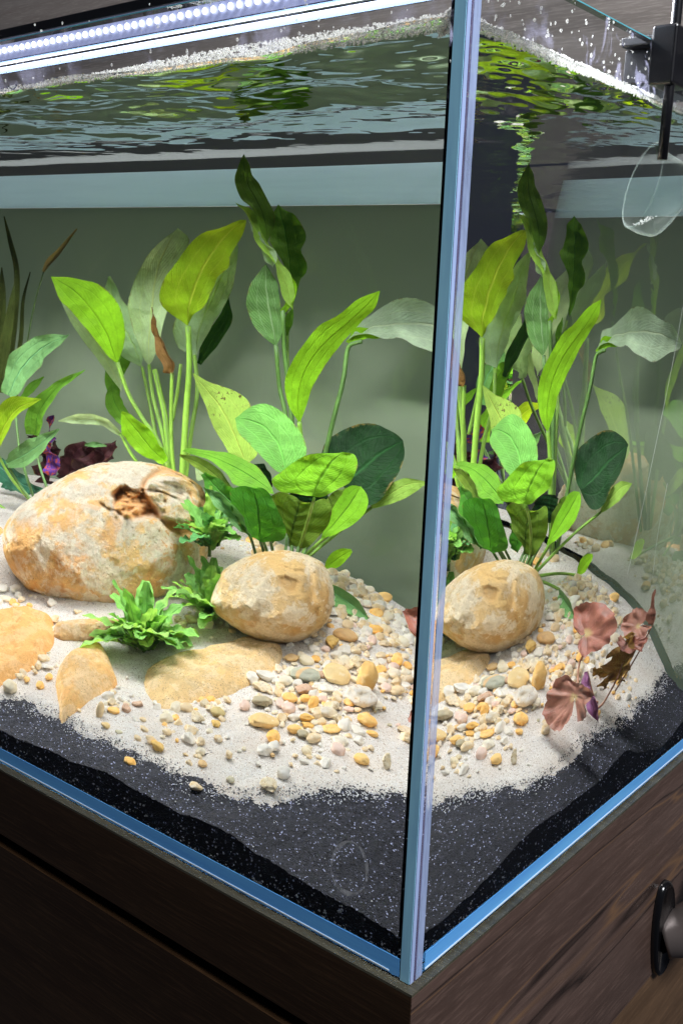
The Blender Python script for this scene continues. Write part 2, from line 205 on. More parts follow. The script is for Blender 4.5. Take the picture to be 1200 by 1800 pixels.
    ('M','maroon',[([-0.5548,0.36,0.1728],[-0.5535,0.36,0.176],[-0.5522,0.36,0.1791]),([-0.5665,0.36,0.1731],[-0.5652,0.36,0.1773],[-0.5639,0.36,0.1816]),([-0.5772,0.36,0.1761],[-0.577,0.36,0.1771],[-0.5768,0.36,0.1782])],0.3,0.25),
    ('M','maroon',[([-0.5727,0.37,0.135],[-0.5627,0.37,0.1345],[-0.5527,0.37,0.134]),([-0.5682,0.37,0.1577],[-0.5554,0.37,0.1567],[-0.5457,0.37,0.156]),([-0.551,0.37,0.1762],[-0.5483,0.37,0.1759],[-0.5455,0.37,0.1757])],0.2,0.2),
    ('V','vall',[([-0.6102,0.36,0.2157],[-0.6049,0.36,0.2157],[-0.5996,0.36,0.2157]),([-0.5953,0.36,0.2841],[-0.5909,0.36,0.284],[-0.5865,0.36,0.2839]),([-0.5901,0.36,0.3242],[-0.5864,0.36,0.3244],[-0.5828,0.36,0.3246]),([-0.5967,0.36,0.3511],[-0.5939,0.36,0.3516],[-0.591,0.36,0.3521]),([-0.6022,0.36,0.3736],[-0.6014,0.36,0.3737],[-0.6007,0.36,0.3738])],0.2,0.0),
    ('V','vall',[([-0.6394,0.37,0.2077],[-0.6301,0.37,0.2079],[-0.6208,0.37,0.208]),([-0.6299,0.37,0.2618],[-0.6207,0.37,0.2617],[-0.6116,0.37,0.2617]),([-0.6206,0.37,0.3035],[-0.6145,0.37,0.3035],[-0.6086,0.37,0.3036]),([-0.6156,0.37,0.329],[-0.6149,0.37,0.3291],[-0.6141,0.37,0.3291])],0.2,0.0),
    ('V','vall',[([-0.6178,0.38,0.2144],[-0.6149,0.38,0.2142],[-0.6119,0.38,0.214]),([-0.6031,0.38,0.2629],[-0.6001,0.38,0.2628],[-0.5972,0.38,0.2627]),([-0.5982,0.38,0.2993],[-0.596,0.38,0.2992],[-0.5938,0.38,0.2991]),([-0.587,0.38,0.326],[-0.5863,0.38,0.3259],[-0.5856,0.38,0.3258])],0.2,0.0),
    ('V','vall',[([-0.612,0.35,0.2161],[-0.6059,0.35,0.2159],[-0.5999,0.35,0.2158]),([-0.6006,0.35,0.2637],[-0.594,0.35,0.2634],[-0.5874,0.35,0.2631]),([-0.5913,0.35,0.2944],[-0.5869,0.35,0.2942],[-0.5826,0.35,0.294]),([-0.5839,0.35,0.3144],[-0.5832,0.35,0.3143],[-0.5825,0.35,0.3143])],0.2,0.0),
    ('V','tan',[([-0.5671,0.375,0.3268],[-0.566,0.375,0.3263],[-0.5648,0.375,0.3257]),([-0.5611,0.375,0.3361],[-0.558,0.375,0.3343],[-0.5553,0.375,0.3328]),([-0.5464,0.375,0.3468],[-0.5437,0.375,0.3453],[-0.5416,0.375,0.3441]),([-0.5247,0.375,0.364],[-0.5242,0.375,0.3638],[-0.5236,0.375,0.3635])],0.3,0.02),
    ('D','brownred',[([-0.0767,0.272,0.0704],[-0.0675,0.272,0.0697],[-0.058,0.272,0.069]),([-0.0748,0.272,0.0845],[-0.0563,0.272,0.083],[-0.0391,0.272,0.0817]),([-0.0644,0.272,0.0938],[-0.0467,0.272,0.0941],[-0.0325,0.272,0.0943]),([-0.0545,0.272,0.1052],[-0.0495,0.272,0.1057],[-0.0446,0.272,0.1062])],0.4,0.12),
    ('D','violetred',[([-0.0753,0.235,0.0851],[-0.0788,0.235,0.0843],[-0.0822,0.235,0.0836]),([-0.0628,0.233,0.0759],[-0.0688,0.233,0.0744],[-0.0765,0.233,0.0724]),([-0.0447,0.23,0.0671],[-0.052,0.23,0.0656],[-0.0601,0.23,0.0639]),([-0.0452,0.228,0.0549],[-0.0462,0.228,0.0548],[-0.0471,0.228,0.0547])],0.5,0.05),
    ('D','redpale',[([-0.0288,0.28,0.111],[-0.0247,0.28,0.1109],[-0.0186,0.28,0.1107]),([-0.0288,0.28,0.1179],[-0.0204,0.28,0.1183],[-0.013,0.28,0.1187]),([-0.028,0.28,0.1263],[-0.0249,0.28,0.1266],[-0.0218,0.28,0.1269]),([-0.0272,0.28,0.1351],[-0.0262,0.28,0.1351],[-0.0252,0.28,0.1352])],0.5,0.05),
    ('D','brownred',[([-0.0782,0.268,0.0666],[-0.0803,0.268,0.0673],[-0.0823,0.268,0.068]),([-0.0915,0.268,0.0655],[-0.0856,0.268,0.0646],[-0.0797,0.268,0.0637]),([-0.0667,0.268,0.0792],[-0.0658,0.268,0.079],[-0.065,0.268,0.0789])],0.4,0.1),
    ('D','brownred',[([-0.0774,0.27,0.072],[-0.0769,0.27,0.0732],[-0.0765,0.27,0.0745]),([-0.0956,0.268,0.0705],[-0.0943,0.268,0.0738],[-0.0929,0.268,0.0771]),([-0.1073,0.265,0.0747],[-0.1071,0.265,0.0751],[-0.1069,0.265,0.0755])],0.4,0.2),
    ('A','lime',[([-0.4472,0.33,0.2543],[-0.4472,0.33,0.2543],[-0.4472,0.33,0.2543]),([-0.4556,0.3255,0.2612],[-0.4506,0.3277,0.2651],[-0.4407,0.3311,0.2679]),([-0.4624,0.3223,0.2699],[-0.4541,0.3255,0.2758],[-0.4373,0.3304,0.2821]),([-0.4689,0.3194,0.2789],[-0.4598,0.3233,0.2855],[-0.4398,0.329,0.2958]),([-0.4775,0.317,0.2869],[-0.4667,0.321,0.2948],[-0.4478,0.327,0.3077]),([-0.4867,0.3149,0.2947],[-0.4747,0.3187,0.3034],[-0.4601,0.3245,0.3166]),([-0.4966,0.3133,0.3023],[-0.4843,0.3165,0.3111],[-0.4761,0.3214,0.3199]),([-0.5027,0.312,0.312],[-0.4958,0.3143,0.317],[-0.4928,0.3176,0.3221]),([-0.5083,0.312,0.3223],[-0.5083,0.312,0.3223],[-0.5083,0.312,0.3223])],0.1,0.02),
    ('A','pale',[([-0.4528,0.345,0.2298],[-0.4528,0.345,0.2298],[-0.4528,0.345,0.2298]),([-0.4615,0.3435,0.2388],[-0.4577,0.3435,0.2407],[-0.4522,0.3457,0.2424]),([-0.4701,0.342,0.2479],[-0.4644,0.342,0.2508],[-0.4579,0.3452,0.2536]),([-0.4788,0.3405,0.257],[-0.4711,0.3405,0.261],[-0.4638,0.3443,0.2648]),([-0.4876,0.339,0.2662],[-0.4788,0.339,0.2706],[-0.4731,0.343,0.2742]),([-0.4961,0.3375,0.2755],[-0.4873,0.3375,0.2799],[-0.4826,0.3413,0.2834]),([-0.5042,0.336,0.2851],[-0.4959,0.336,0.2892],[-0.4925,0.3392,0.2923]),([-0.5103,0.3345,0.2956],[-0.5056,0.3345,0.2979],[-0.5044,0.3367,0.2993]),([-0.5155,0.333,0.3065],[-0.5155,0.333,0.3065],[-0.5155,0.333,0.3065])],0.06,0.02),
    ('A','pale',[([-0.4348,0.362,0.2526],[-0.4348,0.362,0.2526],[-0.4348,0.362,0.2526]),([-0.4446,0.3621,0.2665],[-0.4334,0.3599,0.2676],[-0.4231,0.3599,0.267]),([-0.4491,0.361,0.2819],[-0.4308,0.3578,0.2824],[-0.4143,0.3578,0.2819]),([-0.4508,0.3594,0.2978],[-0.4274,0.3556,0.2971],[-0.4085,0.3556,0.297]),([-0.4483,0.3575,0.3137],[-0.4237,0.3535,0.3115],[-0.4028,0.3535,0.312]),([-0.4393,0.3552,0.3285],[-0.4198,0.3514,0.3257],[-0.3953,0.3514,0.3263]),([-0.4262,0.3525,0.3418],[-0.4132,0.3492,0.3392],[-0.3875,0.3492,0.3402]),([-0.4105,0.3494,0.3534],[-0.4039,0.3471,0.3518],[-0.3818,0.3471,0.3535]),([-0.393,0.345,0.3635],[-0.393,0.345,0.3635],[-0.393,0.345,0.3635])],0.1,0.02),
    ('A','olive',[([-0.3828,0.345,0.2877],[-0.3828,0.345,0.2877],[-0.3828,0.345,0.2877]),([-0.3986,0.3409,0.2958],[-0.3806,0.3431,0.3001],[-0.3775,0.3487,0.2986]),([-0.4052,0.338,0.3093],[-0.3758,0.3412,0.3122],[-0.3655,0.3494,0.3073]),([-0.398,0.3356,0.3254],[-0.3691,0.3394,0.3236],[-0.359,0.3489,0.3193]),([-0.3851,0.3335,0.3392],[-0.3618,0.3375,0.3347],[-0.3547,0.3475,0.3279]),([-0.3709,0.3318,0.3514],[-0.3523,0.3356,0.3447],[-0.3407,0.3452,0.3359]),([-0.3547,0.3305,0.362],[-0.3423,0.3337,0.3541],[-0.3367,0.3419,0.3474]),([-0.3354,0.3296,0.3663],[-0.3307,0.3319,0.3622],[-0.3253,0.3375,0.3578]),([-0.3176,0.33,0.3686],[-0.3176,0.33,0.3686],[-0.3176,0.33,0.3686])],0.1,0.05),
    ('A','sage',[([-0.3895,0.37,0.263],[-0.3895,0.37,0.263],[-0.3895,0.37,0.263]),([-0.4058,0.3688,0.2692],[-0.3882,0.3688,0.2755],[-0.3841,0.371,0.2749]),([-0.4131,0.3675,0.2829],[-0.3838,0.3675,0.2876],[-0.3756,0.3707,0.286]),([-0.4062,0.3662,0.2969],[-0.3781,0.3662,0.2993],[-0.367,0.3701,0.2969]),([-0.3966,0.365,0.3106],[-0.371,0.365,0.3105],[-0.3585,0.369,0.3077]),([-0.3841,0.3638,0.3226],[-0.3643,0.3638,0.3217],[-0.3531,0.3676,0.3194]),([-0.3716,0.3625,0.3343],[-0.3581,0.3625,0.3327],[-0.3478,0.3657,0.331]),([-0.3598,0.3612,0.346],[-0.3517,0.3612,0.3436],[-0.3449,0.3635,0.3427]),([-0.345,0.36,0.3541],[-0.345,0.36,0.3541],[-0.345,0.36,0.3541])],0.06,0.03),
    ('B','darkolive',[([-0.2993,0.332,0.3517],[-0.2993,0.332,0.3517],[-0.2993,0.332,0.3517]),([-0.3023,0.3281,0.3596],[-0.2999,0.3315,0.3601],[-0.2979,0.336,0.3601]),([-0.3058,0.3261,0.3677],[-0.3016,0.331,0.3682],[-0.2976,0.3375,0.3688]),([-0.311,0.3248,0.3752],[-0.3051,0.3305,0.376],[-0.3001,0.3381,0.3774]),([-0.3182,0.324,0.382],[-0.3096,0.33,0.3835],[-0.3052,0.338,0.3852]),([-0.3234,0.3238,0.3901],[-0.3147,0.3295,0.3907],[-0.3108,0.3371,0.3926]),([-0.3256,0.3241,0.3987],[-0.3177,0.329,0.3986],[-0.3164,0.3355,0.3997]),([-0.3224,0.3251,0.407],[-0.3191,0.3285,0.4067],[-0.3169,0.333,0.4075]),([-0.3188,0.328,0.4149],[-0.3188,0.328,0.4149],[-0.3188,0.328,0.4149])],0.1,0.04),
    ('B','lightlime',[([-0.2814,0.343,0.3044],[-0.2814,0.343,0.3044],[-0.2814,0.343,0.3044]),([-0.2877,0.3375,0.3125],[-0.2843,0.3409,0.3151],[-0.2814,0.3442,0.316]),([-0.29,0.3339,0.323],[-0.2877,0.3387,0.3257],[-0.2861,0.3436,0.3271]),([-0.2945,0.3309,0.3328],[-0.2926,0.3366,0.3355],[-0.2953,0.3423,0.3357]),([-0.3001,0.3285,0.3423],[-0.299,0.3345,0.3448],[-0.3003,0.3405,0.3465]),([-0.3074,0.3267,0.351],[-0.3057,0.3324,0.3539],[-0.3076,0.3381,0.356]),([-0.3119,0.3254,0.361],[-0.3109,0.3303,0.3636],[-0.3108,0.3351,0.3667]),([-0.3165,0.3248,0.3713],[-0.3159,0.3281,0.3731],[-0.3157,0.3315,0.3764]),([-0.3252,0.326,0.3806],[-0.3252,0.326,0.3806],[-0.3252,0.326,0.3806])],0.25,0.08),
    ('B','palesheen',[([-0.2974,0.338,0.3348],[-0.2974,0.338,0.3348],[-0.2974,0.338,0.3348]),([-0.3003,0.337,0.3387],[-0.2975,0.337,0.3396],[-0.2925,0.337,0.339]),([-0.3029,0.336,0.3428],[-0.2983,0.336,0.3442],[-0.2919,0.336,0.3442]),([-0.3052,0.335,0.347],[-0.3005,0.335,0.3484],[-0.2944,0.335,0.3485]),([-0.3064,0.334,0.3516],[-0.3031,0.334,0.3525],[-0.2991,0.334,0.352]),([-0.3075,0.333,0.3562],[-0.3061,0.333,0.3564],[-0.3031,0.333,0.356]),([-0.3109,0.332,0.3598],[-0.3092,0.332,0.3602],[-0.3072,0.332,0.3599]),([-0.3145,0.331,0.3632],[-0.3123,0.331,0.364],[-0.3113,0.331,0.3638]),([-0.3155,0.33,0.3678],[-0.3155,0.33,0.3678],[-0.3155,0.33,0.3678])],0.3,0.1),
    ('B','green',[([-0.3038,0.38,0.3059],[-0.3038,0.38,0.3059],[-0.3038,0.38,0.3059]),([-0.3056,0.3798,0.316],[-0.3056,0.382,0.3157],[-0.3037,0.3842,0.3175]),([-0.3086,0.3808,0.3261],[-0.3076,0.384,0.3254],[-0.2997,0.3872,0.3282]),([-0.313,0.3822,0.3359],[-0.31,0.386,0.3352],[-0.296,0.3898,0.3367]),([-0.32,0.384,0.3449],[-0.3124,0.388,0.3449],[-0.3029,0.392,0.3468]),([-0.328,0.3862,0.3537],[-0.3157,0.39,0.3546],[-0.2999,0.3938,0.358]),([-0.3297,0.3888,0.3633],[-0.319,0.392,0.3642],[-0.3049,0.3952,0.3685]),([-0.3291,0.3918,0.3735],[-0.3234,0.394,0.3737],[-0.3159,0.3962,0.3766]),([-0.3279,0.396,0.3832],[-0.3279,0.396,0.3832],[-0.3279,0.396,0.3832])],0.12,0.06),
    ('B','sheen',[([-0.2971,0.345,0.2762],[-0.2971,0.345,0.2762],[-0.2971,0.345,0.2762]),([-0.3058,0.345,0.2818],[-0.2985,0.345,0.2839],[-0.2933,0.3472,0.2835]),([-0.3137,0.345,0.2882],[-0.3004,0.345,0.2916],[-0.2927,0.3482,0.2918]),([-0.32,0.345,0.2956],[-0.3025,0.345,0.2991],[-0.2927,0.3488,0.3]),([-0.3238,0.345,0.304],[-0.3045,0.345,0.3067],[-0.2939,0.349,0.3082]),([-0.3229,0.345,0.3132],[-0.3061,0.345,0.3143],[-0.296,0.3488,0.3161]),([-0.3202,0.345,0.3221],[-0.3075,0.345,0.3219],[-0.2991,0.3482,0.3238]),([-0.3155,0.345,0.3304],[-0.3079,0.345,0.3296],[-0.3033,0.3472,0.3309]),([-0.3083,0.345,0.3373],[-0.3083,0.345,0.3373],[-0.3083,0.345,0.3373])],0.12,0.03),
    ('B','lime',[([-0.2608,0.324,0.2226],[-0.2608,0.324,0.2226],[-0.2608,0.324,0.2226]),([-0.2705,0.3215,0.2364],[-0.2633,0.3237,0.2375],[-0.2573,0.3271,0.2366]),([-0.2735,0.3203,0.2529],[-0.2611,0.3235,0.2526],[-0.253,0.3284,0.2507]),([-0.2666,0.3194,0.2687],[-0.2548,0.3233,0.2668],[-0.2453,0.329,0.264]),([-0.2558,0.319,0.2833],[-0.2448,0.323,0.2792],[-0.2362,0.329,0.2765]),([-0.2433,0.3189,0.2962],[-0.2326,0.3227,0.29],[-0.2259,0.3285,0.2882]),([-0.2271,0.3193,0.305],[-0.2198,0.3225,0.2999],[-0.2144,0.3274,0.299]),([-0.2128,0.32,0.3152],[-0.2082,0.3223,0.3102],[-0.2025,0.3256,0.3092]),([-0.1974,0.322,0.3207],[-0.1974,0.322,0.3207],[-0.1974,0.322,0.3207])],0.08,0.02),
    ('B','palesheen',[([-0.2442,0.366,0.2849],[-0.2442,0.366,0.2849],[-0.2442,0.366,0.2849]),([-0.2407,0.372,0.2942],[-0.2355,0.3698,0.2901],[-0.2286,0.3664,0.2886]),([-0.2311,0.3767,0.3018],[-0.2263,0.3735,0.2949],[-0.2129,0.3686,0.2869]),([-0.2219,0.3811,0.3098],[-0.2136,0.3772,0.2967],[-0.1987,0.3715,0.2836]),([-0.2076,0.385,0.3132],[-0.2005,0.381,0.2983],[-0.1856,0.375,0.2789]),([-0.1894,0.3886,0.3115],[-0.1864,0.3848,0.2982],[-0.171,0.379,0.2764]),([-0.1717,0.3917,0.3061],[-0.1722,0.3885,0.2971],[-0.1567,0.3836,0.2785]),([-0.154,0.3945,0.3006],[-0.1581,0.3922,0.294],[-0.1461,0.3889,0.2836]),([-0.1435,0.396,0.291],[-0.1435,0.396,0.291],[-0.1435,0.396,0.291])],0.12,0.04),
    ('C','spotted',[([-0.315,0.336,0.184],[-0.315,0.336,0.184],[-0.315,0.336,0.184]),([-0.3278,0.3367,0.1872],[-0.321,0.3367,0.1931],[-0.3067,0.339,0.1937]),([-0.3361,0.3375,0.1952],[-0.3267,0.3375,0.2024],[-0.3084,0.3407,0.2067]),([-0.3435,0.3383,0.204],[-0.3329,0.3383,0.2115],[-0.3121,0.3421,0.2194]),([-0.3505,0.339,0.2131],[-0.3397,0.339,0.2204],[-0.3172,0.343,0.2313]),([-0.3568,0.3397,0.2226],[-0.3472,0.3397,0.2289],[-0.3295,0.3436,0.2391]),([-0.3631,0.3405,0.232],[-0.3566,0.3405,0.2363],[-0.3455,0.3437,0.2423]),([-0.3693,0.3413,0.2416],[-0.366,0.3413,0.2437],[-0.3614,0.3435,0.2457]),([-0.3755,0.342,0.2513],[-0.3755,0.342,0.2513],[-0.3755,0.342,0.2513])],0.08,0.015),
    ('C','vivid',[([-0.2503,0.288,0.189],[-0.2503,0.288,0.189],[-0.2503,0.288,0.189]),([-0.2575,0.2864,0.1903],[-0.2524,0.2886,0.1964],[-0.2403,0.2931,0.1951]),([-0.2638,0.286,0.1947],[-0.2558,0.2893,0.2033],[-0.2365,0.2957,0.2059]),([-0.2704,0.2861,0.199],[-0.2595,0.2899,0.2102],[-0.2418,0.2975,0.2166]),([-0.2772,0.2865,0.2033],[-0.2657,0.2905,0.2156],[-0.2514,0.2985,0.2254]),([-0.2842,0.2873,0.2078],[-0.2726,0.2911,0.2207],[-0.2631,0.2988,0.2324]),([-0.2913,0.2885,0.2123],[-0.2817,0.2917,0.2231],[-0.2769,0.2982,0.236]),([-0.2968,0.2901,0.218],[-0.2914,0.2924,0.2245],[-0.291,0.2969,0.2321]),([-0.3016,0.293,0.2244],[-0.3016,0.293,0.2244],[-0.3016,0.293,0.2244])],0.12,0.015),
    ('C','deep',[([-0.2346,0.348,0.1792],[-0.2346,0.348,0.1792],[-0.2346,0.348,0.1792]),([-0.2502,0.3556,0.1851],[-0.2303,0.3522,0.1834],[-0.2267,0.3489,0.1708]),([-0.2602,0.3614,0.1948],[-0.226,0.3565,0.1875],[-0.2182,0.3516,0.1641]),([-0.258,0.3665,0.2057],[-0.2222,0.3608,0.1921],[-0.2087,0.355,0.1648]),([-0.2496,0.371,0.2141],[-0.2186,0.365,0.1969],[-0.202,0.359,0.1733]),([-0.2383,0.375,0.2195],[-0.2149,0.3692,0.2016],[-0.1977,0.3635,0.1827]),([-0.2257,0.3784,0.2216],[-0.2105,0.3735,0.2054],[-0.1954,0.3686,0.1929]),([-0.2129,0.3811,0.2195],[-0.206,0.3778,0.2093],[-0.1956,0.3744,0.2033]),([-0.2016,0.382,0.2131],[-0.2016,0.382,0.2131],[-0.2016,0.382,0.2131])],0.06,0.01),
    ('C','limegreen',[([-0.2076,0.253,0.1825],[-0.2076,0.253,0.1825],[-0.2076,0.253,0.1825]),([-0.2212,0.2541,0.1817],[-0.2059,0.2541,0.1868],[-0.2011,0.2575,0.1822]),([-0.2351,0.2552,0.1815],[-0.2043,0.2552,0.1911],[-0.1944,0.2601,0.1853]),([-0.2415,0.2564,0.1874],[-0.2026,0.2564,0.1954],[-0.1879,0.2621,0.1894]),([-0.234,0.2575,0.1963],[-0.2004,0.2575,0.1995],[-0.1822,0.2635,0.1945]),([-0.2243,0.2586,0.2038],[-0.1983,0.2586,0.2036],[-0.178,0.2643,0.2009]),([-0.2134,0.2598,0.2097],[-0.196,0.2598,0.2076],[-0.1777,0.2646,0.208]),([-0.2012,0.2609,0.2118],[-0.1927,0.2609,0.211],[-0.1824,0.2642,0.2134]),([-0.1894,0.262,0.2144],[-0.1894,0.262,0.2144],[-0.1894,0.262,0.2144])],0.08,0.015),
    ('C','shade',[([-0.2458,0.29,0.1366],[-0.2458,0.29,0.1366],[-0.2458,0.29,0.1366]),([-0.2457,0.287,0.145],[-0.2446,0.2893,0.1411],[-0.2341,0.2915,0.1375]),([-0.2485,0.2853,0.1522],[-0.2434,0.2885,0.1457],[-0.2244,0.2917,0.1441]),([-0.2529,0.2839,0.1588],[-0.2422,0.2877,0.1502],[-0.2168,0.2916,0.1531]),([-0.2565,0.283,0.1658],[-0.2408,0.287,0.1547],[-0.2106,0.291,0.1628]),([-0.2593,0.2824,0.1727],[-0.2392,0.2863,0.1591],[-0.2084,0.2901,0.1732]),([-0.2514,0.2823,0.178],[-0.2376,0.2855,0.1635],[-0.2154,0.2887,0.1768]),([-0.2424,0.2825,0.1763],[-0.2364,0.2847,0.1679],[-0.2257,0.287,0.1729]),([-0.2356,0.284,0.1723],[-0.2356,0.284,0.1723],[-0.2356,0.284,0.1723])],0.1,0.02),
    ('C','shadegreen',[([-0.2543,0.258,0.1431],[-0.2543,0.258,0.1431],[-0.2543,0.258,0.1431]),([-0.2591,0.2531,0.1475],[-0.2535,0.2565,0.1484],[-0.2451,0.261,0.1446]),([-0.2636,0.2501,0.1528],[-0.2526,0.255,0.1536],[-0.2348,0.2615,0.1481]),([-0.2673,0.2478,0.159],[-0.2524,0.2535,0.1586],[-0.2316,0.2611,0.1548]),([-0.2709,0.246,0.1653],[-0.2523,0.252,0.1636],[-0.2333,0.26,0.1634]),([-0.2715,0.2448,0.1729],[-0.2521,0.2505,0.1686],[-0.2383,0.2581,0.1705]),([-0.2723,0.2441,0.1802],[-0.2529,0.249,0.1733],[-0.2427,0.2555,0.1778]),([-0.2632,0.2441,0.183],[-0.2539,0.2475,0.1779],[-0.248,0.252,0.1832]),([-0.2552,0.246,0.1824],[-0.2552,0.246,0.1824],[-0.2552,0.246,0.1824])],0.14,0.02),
    ('C','limegreen',[([-0.2218,0.296,0.1458],[-0.2218,0.296,0.1458],[-0.2218,0.296,0.1458]),([-0.2211,0.2986,0.1517],[-0.2187,0.2986,0.1504],[-0.2146,0.2986,0.1478]),([-0.2203,0.3013,0.1576],[-0.2157,0.3013,0.1549],[-0.2083,0.3013,0.1516]),([-0.2187,0.3039,0.1634],[-0.2129,0.3039,0.1596],[-0.2022,0.3039,0.1557]),([-0.2172,0.3065,0.1691],[-0.2103,0.3065,0.1644],[-0.1971,0.3065,0.1608]),([-0.2149,0.3091,0.1746],[-0.2077,0.3091,0.1691],[-0.1928,0.3091,0.1662]),([-0.2122,0.3117,0.1799],[-0.2056,0.3117,0.1741],[-0.1918,0.3117,0.1731]),([-0.2077,0.3144,0.1838],[-0.2038,0.3144,0.1792],[-0.1953,0.3144,0.1795]),([-0.202,0.317,0.1843],[-0.202,0.317,0.1843],[-0.202,0.317,0.1843])],0.08,0.015),
    ('C','green',[([-0.245,0.262,0.1779],[-0.245,0.262,0.1779],[-0.245,0.262,0.1779]),([-0.2575,0.2634,0.1764],[-0.2569,0.2667,0.1818],[-0.2558,0.2712,0.1847]),([-0.2711,0.2666,0.1762],[-0.2695,0.2715,0.1849],[-0.2675,0.278,0.1908]),([-0.285,0.2705,0.1768],[-0.2826,0.2762,0.1879],[-0.2815,0.2839,0.1939]),([-0.2952,0.275,0.1831],[-0.2963,0.281,0.1902],[-0.2966,0.289,0.1957]),([-0.3081,0.28,0.1872],[-0.3105,0.2858,0.1922],[-0.3122,0.2934,0.1958]),([-0.3228,0.2856,0.1901],[-0.3251,0.2905,0.1936],[-0.3276,0.297,0.1958]),([-0.3386,0.2919,0.1922],[-0.3407,0.2953,0.1932],[-0.3429,0.2997,0.1958]),([-0.3566,0.3,0.1929],[-0.3566,0.3,0.1929],[-0.3566,0.3,0.1929])],0.12,0.02),
]
